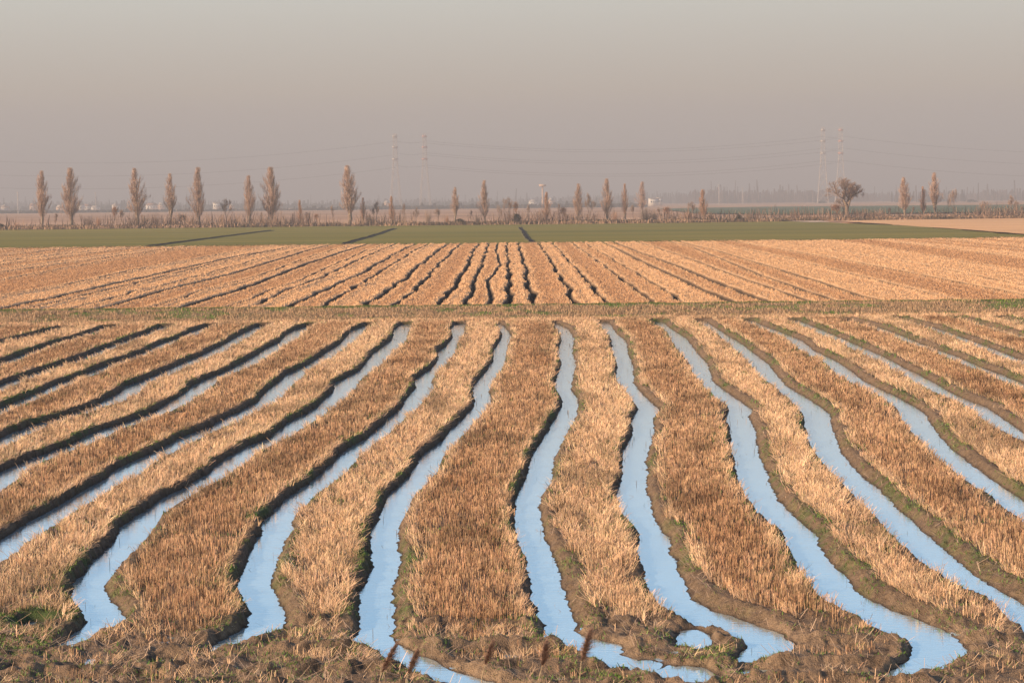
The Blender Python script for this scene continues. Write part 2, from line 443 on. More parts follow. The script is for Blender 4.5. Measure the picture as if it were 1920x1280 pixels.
def near_stubble():
    VV, CC = [], []
    bands = np.geomspace(26.5, 116.3, 15)
    for a, bnd in zip(bands[:-1], bands[1:]):
        ym = (a + bnd) / 2
        dens = 860 * (35 / ym) ** .95 * .42
        x, y = scatter(a, bnd, dens)
        # hills: each seed becomes a clump
        h, s, side, strip, fg, n1 = terrain(x, y)
        ed = fbm(x * 1.7, y * 1.2, 4, 2)
        lim = bank_w(x, y, side) + .02 + .30 * (ed - .5)
        p = ss((s - lim) / .10)
        gapn = fbm(x * 1.3 + 40, y * .9, 6, 3)
        p = p * np.where(gapn < .27, .45, 1)
        cl = fbm(x * 3.3 + 11, y * 1.9, 1, 3)
        p = p * (.22 + .9 * ss((cl - .36) / .16))
        # the trampled foreground keeps only rows of stubble
        rowk = np.zeros(x.shape)
        for yr in Yr:
            rowk = np.maximum(rowk, np.exp(-((y - yr) / .30) ** 2))
        p = p * (1 - fg * np.clip(.62 + 1.1 * (fbm(x * .8 + 3, y * 1.1, 0, 2) - .42) + rowk, 0, 1) * .97)
        # a thin cross gap of green where a wheel passed
        ycross = float(unproj(960, 1002)[1])
        p = p * (1 - .75 * np.exp(-((y - ycross - .03 * x - .5 * (fbm(x * .4, x * 0, 2) - .5)) / .35) ** 2))
        k = rng.random(len(x)) < p
        x, y, h, s, side, strip, fg = (q[k] for q in (x, y, h, s, side, strip, fg))
        # clump into 2.4 stalks
        m = rng.integers(1, 5, len(x))
        rep = np.repeat(np.arange(len(x)), m)
        n = len(rep)
        sc = ym / 35
        x2 = x[rep] + rng.normal(0, .022 * sc ** .5, n); y2 = y[rep] + rng.normal(0, .022 * sc ** .5, n)
        s2, sd, st, hz, fg2 = s[rep], side[rep], strip[rep], h[rep], fg[rep]
        par = (st - IDX0 + 1) % 2            # 1: pale strip, 0: brown strip
        big = fbm(x2 * .55, y2 * .22, 0, 3)
        edge = 1 - ss((s2 - bank_w(x2, y2, sd) - .05) / .45)
        pale = np.where(par == 1, .86, .33) + .55 * (big - .5)
        pale = np.maximum(pale, edge * .85 * np.where(sd > 0, 1, .85))
        pale = np.where(y2 > YFAR - 1, .7, pale)
        clc = fbm(x2 * 5, y2 * 3, 2, 2) - .5
        pale = np.clip(pale + .55 * clc + rng.normal(0, .12, n), 0, 1)
        strawy = ss((fbm(x2 * 1.5, y2 * 2.2, 6, 2) - .48) / .1) * fg2
        pale = np.maximum(pale, .9 * strawy)
        lie = rng.random(n) < (.6 * strawy + .04 + .28 * pale * (par == 1) + .20 * edge)
        L = rng.normal(.152, .034, n) * (1 - .25 * fg2) * (.85 + .5 * fbm(x2 * 2, y2 * 1.5, 3, 2) - .1)
        L = np.clip(L, .06, .42)
        tilt = np.abs(rng.normal(0, .13, n)) + lie * rng.uniform(.4, 1.25, n)
        az = rng.random(n) * 2 * math.pi
        # stalks on the margin lean out over the bank
        out = np.where(sd > 0, math.pi, 0)
        useo = (rng.random(n) < edge * .7)
        az = np.where(useo, out + rng.normal(0, .7, n), az)
        tilt = np.where(useo, tilt + .35 * edge, tilt)
        tilt = np.clip(tilt, 0, 1.45)
        D = np.stack([np.sin(tilt) * np.cos(az), np.sin(tilt) * np.sin(az), np.cos(tilt)], -1)
        L = np.where(lie, L * 1.35, L)
        W = rng.uniform(.0055, .0115, n) * sc ** .7
        P = np.stack([x2, y2, hz - .01 + lie * rng.random(n) * .10], -1)
        yaw = rng.normal(-.35, .75, n)
        V, _ = blades(P, L, W, D, yaw, taper=.75)
        # colours
        cp = np.array([.80, .55, .345]); cb = np.array([.43, .24, .13]); cd = np.array([.14, .075, .045])
        col = cb + (cp - cb) * pale[:, None]
        dark = (rng.random(n) < .2 * (1 - pale))[:, None]
        col = np.where(dark, cd, col)
        wetp = ss((fbm(x2 * .8 + 9, y2 * .35, 5, 3) - .60) / .08)[:, None]
        col = col * (1 - .35 * wetp)
        col = col * (.62 + .76 * vn(x2 * 7, y2 * 4.5, 6))[:, None] * rng.uniform(.75, 1.22, (n, 1)) * (1 + rng.normal(0, .04, (n, 3)))
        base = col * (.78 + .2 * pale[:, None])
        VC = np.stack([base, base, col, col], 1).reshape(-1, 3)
        VV.append(V); CC.append(VC)
    V = np.concatenate(VV); C = np.clip(np.concatenate(CC), 0, 1)
    Fc = np.arange(len(V)).reshape(-1, 4)
    print('near stubble blades', len(Fc))
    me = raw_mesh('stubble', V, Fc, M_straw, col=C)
    tag(link('stubble', me), 'cut rice stubble covering the beds between the ditches', kind='stuff')


near_stubble()


def near_weeds():
    VV, CC = [], []
    for a, bnd in zip(*(lambda g: (g[:-1], g[1:]))(np.geomspace(26.5, 116, 10))):
        ym = (a + bnd) / 2
        x, y = scatter(a, bnd, 400 * (35 / ym) ** 1.3)
        h, s, side, strip, fg, n1 = terrain(x, y)
        ng = fbm(x * .9, y * .5, 7, 3); nf = fbm(x * 3, y * 2.4, 1, 3)
        bank = ss((s - .07) / .1) * (1 - ss((s - .55) / .3))
        ycross = float(unproj(960, 1002)[1])
        cross = np.exp(-((y - ycross - .03 * x) / .4) ** 2) * (s > .2)
        p = bank * ss((ng - .38) / .15) * ss((nf - .36) / .15) * np.where(side > 0, .5, 1.5)
        p = np.maximum(p, cross * ss((nf - .45) / .1) * .8)
        p = np.maximum(p, fg * ss((nf - .55) / .08) * .5 * (s > .05))
        p = np.maximum(p, (s > .3) * ss((fbm(x * 1.4 + 7, y * 1.1, 3, 3) - .66) / .05) * .6)
        k = rng.random(len(x)) < p
        x, y, h = x[k], y[k], h[k]; n = len(x); sc = ym / 35
        tilt = rng.uniform(.2, 1.3, n); az = rng.random(n) * 6.283
        D = np.stack([np.sin(tilt) * np.cos(az), np.sin(tilt) * np.sin(az), np.cos(tilt)], -1)
        P = np.stack([x, y, h - .005], -1)
        V, _ = blades(P, rng.uniform(.03, .085, n) * sc ** .4, rng.uniform(.012, .026, n) * sc ** .7, D, rng.random(n) * 6.28, .4)
        g1 = np.array([.10, .20, .035]); g2 = np.array([.22, .27, .07])
        col = g1 + (g2 - g1) * rng.random((n, 1)) ** 2
        col = col * rng.uniform(.6, 1.2, (n, 1))
        VV.append(V); CC.append(np.repeat(col, 4, 0))
    V = np.concatenate(VV); C = np.concatenate(CC)
    print('weeds', len(V) // 4)
    me = raw_mesh('weeds', V, np.arange(len(V)).reshape(-1, 4), M_leaf, col=C)
    tag(link('weeds', me), 'low green weeds growing along the ditch banks', kind='stuff')


near_weeds()


# floating debris and clods in the water
def debris():
    VV, CC = [], []
    x, y = scatter(27, 114, 12)
    s, side, strip = field(x, y)
    p = np.where((s < -.02), np.where(s > -.12, .6, .10), 0)
    k = rng.random(len(x)) < p
    x, y = x[k], y[k]; n = len(x)
    tilt = rng.uniform(.9, 1.5, n) * (rng.random(n) < .75); az = rng.random(n) * 6.28
    D = np.stack([np.sin(tilt) * np.cos(az), np.sin(tilt) * np.sin(az), np.cos(tilt)], -1)
    P = np.stack([x, y, np.full(n, -.01)], -1)
    V, _ = blades(P, rng.uniform(.04, .16, n), rng.uniform(.006, .014, n) * (y / 45), D, rng.random(n) * 6.28, .6)
    c = np.array([.30, .19, .11]) * rng.uniform(.3, 1.3, (n, 1))
    me = raw_mesh('straw_litter', V, np.arange(len(V)).reshape(-1, 4), M_straw, col=np.repeat(c, 4, 0))
    tag(link('straw_litter', me), 'loose bits of straw standing and floating in the ditch water', kind='stuff')


debris()


def land_litter():
    x, y = scatter(27, 100, 44)
    h, s, side, strip, fg, n1 = terrain(x, y)
    bw = bank_w(x, y, side)
    p = ss((s - .05) / .06) * (1 - ss((s - bw - .25) / .2)) * .5 * ss((fbm(x * 1.1, y, 4, 3) - .38) / .2)
    p = np.maximum(p, fg * 1.0 * (s > .04) * ss((fbm(x * 1.5, y * 2.2, 6, 2) - .42) / .1))
    k = rng.random(len(x)) < p
    x, y, h = x[k], y[k], h[k]; n = len(x)
    tilt = rng.uniform(1.1, 1.52, n); az = rng.normal(2.2, 1.2, n)
    D = np.stack([np.sin(tilt) * np.cos(az), np.sin(tilt) * np.sin(az), np.cos(tilt)], -1)
    V, _ = blades(np.stack([x, y, h + .015], -1), rng.uniform(.10, .36, n), rng.uniform(.006, .013, n) * (y / 36) ** .7, D, az + 1.57, .8)
    c = np.array([.72, .50, .33]) * rng.uniform(.55, 1.15, (n, 1))
    me = raw_mesh('loose_straw', V, np.arange(len(V)).reshape(-1, 4), M_straw, col=np.clip(np.repeat(c, 4, 0), 0, 1))
    tag(link('loose_straw', me), 'loose pale straw lying on the muddy banks and foreground', kind='stuff')


land_litter()


# ------------------------------------------------------------------ low levee behind the first field
def levee_h(x, y):
    yc = 121.6 + .5 * (fbm(x * .08, x * 0, 2, 2) - .5)
    f = ss((y - 117.0) / (yc - 117.0)); b_ = 1 - ss((y - yc - 1.0) / 2.2)
    h = .08 + .60 * np.minimum(f, b_)
    return h + .10 * (fbm(x * 1.2, y * 1.4, 3, 3) - .5), yc


def levee():
    NR, NC = 70, 900
    ys = np.linspace(115.9, 125, NR); X, Y = np.meshgrid(np.linspace(-46, 46, NC), ys)
    h, yc = levee_h(X, Y)
    h = np.where((Y < 116.3) | (Y > 124.6), -.05, h)
    top = ss((Y - yc + .5) / .5)
    n = fbm(X * .8, Y * 1.2, 5, 3)
    br = np.array([.34, .235, .14]); gr = np.array([.10, .135, .035]); g2 = np.array([.15, .17, .06])
    c = br + (g2 - br) * ss((n - .5) / .15)[..., None] * .6
    c = c + (gr - c) * top[..., None]
    me = raw_mesh('levee', np.stack([X, Y, h], -1).reshape(-1, 3), grid_faces(NR, NC), M_soil, col=c.reshape(-1, 3), smooth=True)
    tag(link('levee', me), 'low earth levee with a green top between the two stubble fields', kind='structure')
    # grass
    N = 95000
    x = rng.uniform(-44, 44, N); y = rng.uniform(116.2, 122.4, N)
    h, yc = levee_h(x, y)
    top = y > yc - .55
    ng = fbm(x * .5, y * 1.0, 1, 3)
    green = top | (rng.random(N) < .85 * ss((ng - .56) / .05))
    tilt = np.abs(rng.normal(0, .45, N)); az = rng.random(N) * 6.28
    D = np.stack([np.sin(tilt) * np.cos(az), np.sin(tilt) * np.sin(az), np.cos(tilt)], -1)
    L = np.where(green, rng.uniform(.04, .10, N), rng.uniform(.08, .22, N)) * (.6 + .8 * fbm(x, y, 4, 2))
    V, _ = blades(np.stack([x, y, h - .02], -1), L, rng.uniform(.02, .05, N), D, rng.normal(0, .8, N), .4)
    cb = np.array([.52, .35, .215]); cg = np.array([.13, .175, .045]); cg2 = np.array([.12, .25, .03])
    bright = (ng > .64) & ~top
    c = np.where(green[:, None], np.where(bright[:, None], cg2, cg), cb) * rng.uniform(.6, 1.25, (N, 1))
    me = raw_mesh('levee_grass', V, np.arange(len(V)).reshape(-1, 4), M_straw, col=np.repeat(c, 4, 0))
    tag(link('levee_grass', me), 'dry brown and green grass on the low levee', kind='stuff')


levee()

# ------------------------------------------------------------------ second stubble field, far side of the levee
def fl(x0, pts):
    p = np.array(pts, float); u = p[:, 0] / 3 + x0; v = p[:, 1] / 3 + 450
    x, y = unproj(u, v); i = np.argsort(y); return y[i], x[i]


FD = [  # (line, half width)
 (fl(0, [(1020, 130), (750, 180), (400, 260), (0, 330)]), .22),
 (fl(0, [(900, 75), (620, 120), (250, 190), (0, 235)]), .16),
 (fl(0, [(1550, 65), (1340, 100), (950, 190), (560, 280), (190, 365)]), .2),
 (fl(0, [(1430, 90), (1160, 155), (850, 235), (580, 300), (320, 365)]), .2),
 (fl(0, [(1670, 65), (1450, 120), (1160, 205), (920, 270), (780, 300), (560, 365)]), .26),
 (fl(0, [(1740, 65), (1500, 140), (1300, 205), (1080, 260), (880, 310), (700, 365)]), .18),
 (fl(0, [(1870, 65), (1700, 120), (1600, 160), (1450, 215), (1300, 260), (1100, 310), (960, 365)]), .28),
 (fl(0, [(1960, 65), (1740, 140), (1560, 210), (1440, 260), (1300, 310), (1130, 360)]), .2),
 (fl(0, [(2070, 65), (1880, 150), (1750, 210), (1640, 260), (1540, 290), (1400, 350)]), .26),
 (fl(0, [(2155, 60), (2020, 120), (1920, 170), (1820, 220), (1640, 290), (1500, 355)]), .3),
 (fl(640, [(345, 65), (230, 130), (100, 210), (0, 250), (-90, 300), (-200, 350)]), .3),
 (fl(640, [(410, 70), (300, 140), (180, 220), (80, 280), (0, 330), (-40, 355)]), .3),
 (fl(640, [(545, 65), (480, 120), (370, 220), (250, 300), (180, 355)]), .32),
 (fl(640, [(630, 65), (530, 170), (430, 280), (340, 355)]), .3),
 (fl(640, [(750, 60), (700, 180), (650, 260), (570, 355)]), .34),
 (fl(640, [(820, 50), (790, 150), (740, 260), (715, 350)]), .28),
 (fl(640, [(870, 60), (895, 150), (860, 210), (820, 240), (845, 345)]), .10),
 (fl(640, [(935, 55), (945, 150), (935, 230), (950, 270), (945, 345)]), .33),
 (fl(640, [(1005, 55), (1035, 150), (1050, 230), (1070, 345)]), .34),
 (fl(640, [(1135, 60), (1200, 160), (1250, 250), (1310, 345)]), .32),
 (fl(640, [(1215, 50), (1300, 150), (1370, 220), (1430, 290), (1480, 345)]), .26),
 (fl(640, [(1330, 45), (1450, 130), (1550, 210), (1620, 260), (1720, 340)]), .28),
 (fl(640, [(1430, 60), (1550, 130), (1680, 210), (1760, 260), (1880, 335)]), .26),
 (fl(640, [(1560, 60), (1680, 125), (1870, 215), (1920, 235), (2020, 290), (2130, 335)]), .24),
 (fl(640, [(1660, 70), (1900, 160), (2070, 235), (2320, 335)]), .24),
 (fl(1280, [(0, 100), (270, 205), (620, 330)]), .2),
 (fl(1280, [(60, 50), (450, 215), (760, 325)]), .18),
 (fl(1280, [(200, 70), (650, 210), (990, 325)]), .2),
 (fl(1280, [(320, 50), (640, 125), (1000, 215), (1400, 320)]), .2),
 (fl(1280, [(500, 50), (900, 120), (1400, 220), (1850, 310)]), .2),
 (fl(1280, [(820, 60), (1350, 150), (1920, 270)]), .2),
 (fl(1280, [(1000, 30), (1400, 100), (1920, 190)]), .2),
 (fl(1280, [(1300, 30), (1920, 110)]), .2),
]
for i in range(1, 9):
    xl = min(d[0][1].mean() for d in FD[:1]); xr = max(d[0][1].mean() for d in FD[-3:])
for i in range(12):
    FD.append(((np.array([120., 335.]), np.array([FD[1][0][1].mean() - 3.6 * (i + 1)] * 2)), .16))
    FD.append(((np.array([120., 335.]), np.array([FD[32][0][1].mean() + 3.9 * (i + 1)] * 2)), .2))
FD.sort(key=lambda d: np.interp(200., *d[0]))


def ffield(x, y):
    s = np.full(x.shape, 9.0); strip = np.zeros(x.shape, int); side = np.zeros(x.shape); st = np.zeros(x.shape)
    for i, (ln, w) in enumerate(FD):
        c = np.interp(y, *ln) + .8 * (fbm(y * .16 + i * 7.3, x * 0 + i, 3, 3) - .5) * (.9 if w > .25 else .4)
        ww = w * ((.38 if w > .25 else 1.25) + .5 * vn(y * .35 + i * 3, x * 0 + i, 5))
        strip += x > c
        d = np.abs(x - c) - ww
        m = d < s
        side = np.where(m, np.sign(x - c), side); st = np.where(m, w, st)
        s = np.minimum(s, d)
    return s, side, strip, st


def fterrain(x, y):
    s, side, strip, st = ffield(x, y)
    par = np.sin(strip * 2.4) > 0
    h = .26 * ss((s + .20) / .22) - .16
    # spoil and straw heaped along the ditch
    h = h + (.07 + .05 * par) * np.exp(-((s - .35) / .28) ** 2) * (.6 + .8 * fbm(x * 1.5, y * .3, 2, 2))
    h = h + .02 * (fbm(x * 1.5, y * 1.2, 4, 3) - .5)
    h = np.where(s < 0, h - st * .9 * ss(-s / .15), h)
    return h + .05, s, side, strip, par


def straw_amount(x, y, s, side, strip):
    base = np.where(np.sin(strip * 2.4) > 0, .85, .12)
    edge = np.exp(-np.maximum(s - .1, 0) / .55)
    rowp = .5 + .5 * np.sin(x * 2 * math.pi / 1.35 + strip)
    n = fbm(x * .9, y * .05, 6, 3) - .5
    return np.clip(np.maximum(base + .35 * n, edge * .9) + .22 * (rowp - .5), 0, 1)


FIELD_END = 329.0


def far_field():
    NR, NC = 620, 1250
    ys = 121.5 * ((FIELD_END + 3) / 121.5) ** (np.arange(NR) / (NR - 1))
    X = np.linspace(-.325, .325, NC)[None, :] * (ys[:, None] + 10); Y = np.repeat(ys[:, None], NC, 1)
    h, s, side, strip, par = fterrain(X, Y)
    a = straw_amount(X, Y, s, side, strip)
    cp = np.array([.68, .44, .25]); cb = np.array([.48, .27, .145]); dk = np.array([.06, .045, .035])
    c = cb + (cp - cb) * a[..., None]
    c = c * (.85 + .3 * fbm(X * 3, Y * 1.5, 1, 2))[..., None]
    c = c + (dk - c) * (1 - ss((s + .02) / .12))[..., None]  # dark soil tone in the ditches stands in for their shadow
    me = raw_mesh('far_field', np.stack([X, Y, h], -1).reshape(-1, 3), grid_faces(NR, NC), M_farsoil, col=c.reshape(-1, 3), smooth=True)
    tag(link('stubble_field', me), 'second dry stubble field with narrow dark ditches beyond the levee', kind='structure')
    VV, CC = [], []
    for a_, b_ in zip(*(lambda g: (g[:-1], g[1:]))(np.geomspace(122, FIELD_END, 9))):
        ym = (a_ + b_) / 2; sc = ym / 120
        x, y = scatter(a_, b_, 46 / sc ** 1.5, off=6)
        h, s, side, strip, par = fterrain(x, y)
        k = rng.random(len(x)) < ss((s - .02) / .15)
        x, y, h, s, side, strip = (q[k] for q in (x, y, h, s, side, strip)); n = len(x)
        am = straw_amount(x, y, s, side, strip)
        tilt = np.abs(rng.normal(0, .45, n)); az = rng.random(n) * 6.28
        D = np.stack([np.sin(tilt) * np.cos(az), np.sin(tilt) * np.sin(az), np.cos(tilt)], -1)
        edge = np.exp(-np.maximum(s - .1, 0) / .4)
        L = rng.uniform(.04, .12, n) * (1 + .5 * edge)
        V, _ = blades(np.stack([x, y, h - .01], -1), L, rng.uniform(.025, .055, n) * sc, D, rng.normal(0, .8, n), .6)
        cp = np.array([.71, .46, .265]); cb = np.array([.49, .28, .15])
        c = (cb + (cp - cb) * np.clip(am + rng.normal(0, .15, n), 0, 1)[:, None]) * rng.uniform(.8, 1.18, (n, 1))
        VV.append(V); CC.append(np.repeat(c, 4, 0))
    V = np.concatenate(VV); C = np.concatenate(CC)
    print('far stubble', len(V) // 4)
    me = raw_mesh('far_stubble', V, np.arange(len(V)).reshape(-1, 4), M_straw, col=C)
    tag(link('dry_stubble', me), 'dry golden stubble and straw rows on the field beyond the levee', kind='stuff')


far_field()


# ------------------------------------------------------------------ fields beyond
def sheet(name, poly_px, z, mat, colfn, label, nx=160, ny=60, world=None, kind='structure'):
    """quad patch between four corners given in photo px (bl, br, tr, tl)"""
    P = np.array([unproj(u, v, z) for (u, v) in poly_px]) if world is None else np.array(world, float)
    a = np.linspace(0, 1, nx)[None, :, None]; bb = np.linspace(0, 1, ny)[:, None, None]
    G = (P[0] * (1 - a) + P[1] * a) * (1 - bb) + (P[3] * (1 - a) + P[2] * a) * bb
    X, Y = G[..., 0], G[..., 1]
    c = colfn(X, Y)
    V = np.stack([X, Y, np.full(X.shape, z)], -1).reshape(-1, 3)
    me = raw_mesh(name, V, grid_faces(ny, nx), mat, col=c.reshape(-1, 3))
    return tag(link(name, me), label, kind=kind)


def lerp(a, b, t):
    return np.array(a) + (np.array(b) - np.array(a)) * np.clip(t, 0, 1)[..., None]


pink = lambda X, Y: lerp((.40, .235, .15), (.60, .38, .245), fbm(X * .003, Y * .012, 1, 3) + .9 * (vn(X * .0006, Y * .006, 2) - .5)) * (1 - .25 * ss((fbm(X * .01, Y * .05, 3, 3) - .62) / .05))[..., None]
green = lambda X, Y: lerp((.15, .150, .042), (.275, .225, .062), .5 + 2.4 * (.6 * fbm(X * .008 + Y * .004, Y * .07, 2, 3) + .4 * vn(X * .002, Y * .35, 4) - .5))
dgreen = lambda X, Y: lerp((.07, .11, .06), (.10, .14, .075), fbm(X * .01, Y * .05, 2, 3))
tan = lambda X, Y: lerp((.70, .40, .20), (.78, .48, .26), fbm(X * .05, Y * .1, 2, 3))

sheet('ground', None, -.45, M_dry, pink, 'flat plain of pinkish dry fields reaching the horizon', 220, 220,
      world=[(-1600, -60), (1600, -60), (4200, 8000), (-4200, 8000)])
# green winter crop
gx0 = unproj(0, 430)[1]
sheet('green_field', None, .06, M_turf, green, 'flat green winter crop field beyond the stubble', 240, 120,
      world=[(-150, 334), (118, 330), (109, 455), (-240, 610)])


def poly_sheet(name, pts, z, mat, colfn, label, world=False):
    """convex or simple polygon sheet, gridded and clipped by rows of constant world y"""
    P = np.array(pts if world else [unproj(u, v, z) for (u, v) in pts], float)
    y0, y1 = P[:, 1].min(), P[:, 1].max()
    ny = 140; nx = 160
    rows = []
    for y in np.linspace(y0 + 1e-3, y1 - 1e-3, ny):
        xs = []
        for i in range(len(P)):
            a, b_ = P[i], P[(i + 1) % len(P)]
            if (a[1] - y) * (b_[1] - y) < 0:
                xs.append(a[0] + (b_[0] - a[0]) * (y - a[1]) / (b_[1] - a[1]))
        xl, xr = min(xs), max(xs)
        j = (fbm(np.array([y * .08]), np.array([z * 90.]), 3, 3)[0] - .5) * 3
        rows.append(np.stack([np.linspace(xl + j, xr - j, nx), np.full(nx, y)], -1))
    G = np.array(rows); X, Y = G[..., 0], G[..., 1]
    me = raw_mesh(name, np.stack([X, Y, np.full(X.shape, z)], -1).reshape(-1, 3), grid_faces(ny, nx), mat, col=colfn(X, Y).reshape(-1, 3))
    return tag(link(name, me), label, kind='structure')


bpy.data.objects.remove(bpy.data.objects['green_field'])
poly_sheet('green_field', [(-250, 471), (2200, 447), (1920, 441), (1700, 423), (1440, 412.5), (1270, 414), (900, 421), (480, 425), (0, 429), (-250, 431)], .06, M_turf, green,
           'flat green winter crop field beyond the second stubble field')
poly_sheet('tan_field', [(1580, 414.5), (1930, 439), (2250, 446), (2250, 406), (1920, 408), (1700, 410)], .04, M_dry, tan, 'bare tan field at the right behind the green crop')
poly_sheet('meadow', [(1235, 391.5), (1300, 399), (1440, 401.5), (1920, 397), (2300, 393), (2300, 380), (1920, 383.5), (1440, 387.5), (1290, 390)], .10, M_turf, dgreen, 'long dark green meadow strip beyond the trees at the right')
poly_sheet('track', [(1375, 406), (1440, 412), (1520, 417), (1560, 416), (1500, 409), (1430, 404.5)], .16, M_dry, lambda X, Y: lerp((.5, .38, .28), (.58, .45, .34), fbm(X * .1, Y * .1, 1)), 'pale sandy farm track at the end of the tree row')


# narrow dark ditches in the green field
def dark_ditch(name, pts, w, label):
    P = np.array([unproj(u, v, .1) for (u, v) in pts], float)
    t = np.linspace(0, 1, 120); tt = np.linspace(0, 1, len(P))
    x = np.interp(t, tt, P[:, 0]); y = np.interp(t, tt, P[:, 1])
    x = x + .8 * (fbm(t * 18, t * 0, 2) - .5)
    prof = [(-1.2, .01), (-.9, .22), (-.7, .14), (-.3, .08), (.3, .08), (.7, .12), (.9, .16), (1.2, .01)]
    V = [];
    d = np.gradient(np.stack([x, y], -1), axis=0); d /= np.linalg.norm(d, axis=1)[:, None]
    nrm = np.stack([d[:, 1], -d[:, 0]], -1)
    for a, z in prof:
        V.append(np.stack([x + nrm[:, 0] * a * w, y + nrm[:, 1] * a * w, np.full(x.shape, z + .05)], -1))
    V = np.array(V)
    c = np.zeros(V.shape); c[:] = (.12, .11, .05); c[2:6] = (.012, .012, .014)
    me = raw_mesh(name, V.reshape(-1, 3), grid_faces(len(prof), len(t)), M_farsoil, col=c.reshape(-1, 3))
    tag(link(name, me), label, kind='structure')


dark_ditch('drain', [(272, 462.5), (352, 452.5), (430, 442), (510, 432)], .5, 'long dark drain slanting across the left of the green field')
dark_ditch('drain', [(643, 458), (690, 445), (740, 428.5)], .48, 'dark drain slanting across the middle of the green field')
dark_ditch('drain', [(999, 456), (985, 440), (974, 426)], .5, 'short dark drain running straight back through the green field')


# rough strip at the end of the second field and the strip the trees stand on
def rough_strip(name, label, y0, y1, xw, n, L, W, cols, thr=.34, z=.05, noise=.02):
    x = rng.uniform(-xw, xw, n); yy = rng.random(n)
    if callable(y0):
        y = y0(x) + (y1(x) - y0(x)) * yy
    else:
        y = y0 + (y1 - y0) * yy
    k = rng.random(n) < ss((fbm(x * noise, y * .2, 5, 4) - thr) / .2)
    x, y = x[k], y[k]; n = len(x)
    tilt = np.abs(rng.normal(0, .5, n)); az = rng.random(n) * 6.28
    D = np.stack([np.sin(tilt) * np.cos(az), np.sin(tilt) * np.sin(az), np.cos(tilt)], -1)
    amp = .5 + fbm(x * noise * 4, y * .3, 1, 3)
    V, _ = blades(np.stack([x, y, np.full(n, z)], -1), rng.uniform(*L, n) * amp, rng.uniform(*W, n), D, rng.normal(0, .8, n), .4)
    cols = np.array(cols)
    sel = np.clip((fbm(x * noise * 2, y * .5, 2, 3) * 1.6 - .3 + rng.normal(0, .12, n)) * len(cols), 0, len(cols) - 1).astype(int)
    c = cols[sel] * rng.uniform(.7, 1.2, (n, 1))
    me = raw_mesh(name, V, np.arange(len(V)).reshape(-1, 4), M_straw, col=np.repeat(c, 4, 0))
    tag(link(name, me), label, kind='stuff')


rough_strip('field_edge_grass', 'rough grass along the far end of the stubble field', 326, 331, 122, 36000, (.08, .3), (.08, .2),
            [(.12, .10, .05), (.16, .17, .06), (.42, .28, .16), (.30, .20, .12)], noise=.06)


def row_y(x):
    """depth of the tree row at world x"""
    u = x / 640 * F + 960
    return np.interp(x, [-260, -160, -60, 0, 60, 110, 180, 260], [618, 618, 620, 618, 618, 640, 655, 660])


rough_strip('scrub', 'low brown and purplish scrub growing between the trees of the row', lambda x: row_y(x) - 7, lambda x: row_y(x) + 6, 290, 24000, (.8, 4.2), (.10, .30),
            [(.20, .12, .09), (.30, .19, .13), (.36, .24, .17), (.16, .11, .09)], noise=.055, thr=.47)
rough_strip('hedge_grass', 'dry brown grass and scrub along the foot of the tree row', lambda x: row_y(x) - 16, lambda x: row_y(x) + 9, 290, 60000, (.35, 1.2), (.2, .5),
            [(.10, .075, .05), (.20, .13, .08), (.42, .27, .18), (.36, .23, .15)], noise=.03)

# ------------------------------------------------------------------ trees
H1 = 10.0   # every tree mesh is built 10 m high and scaled


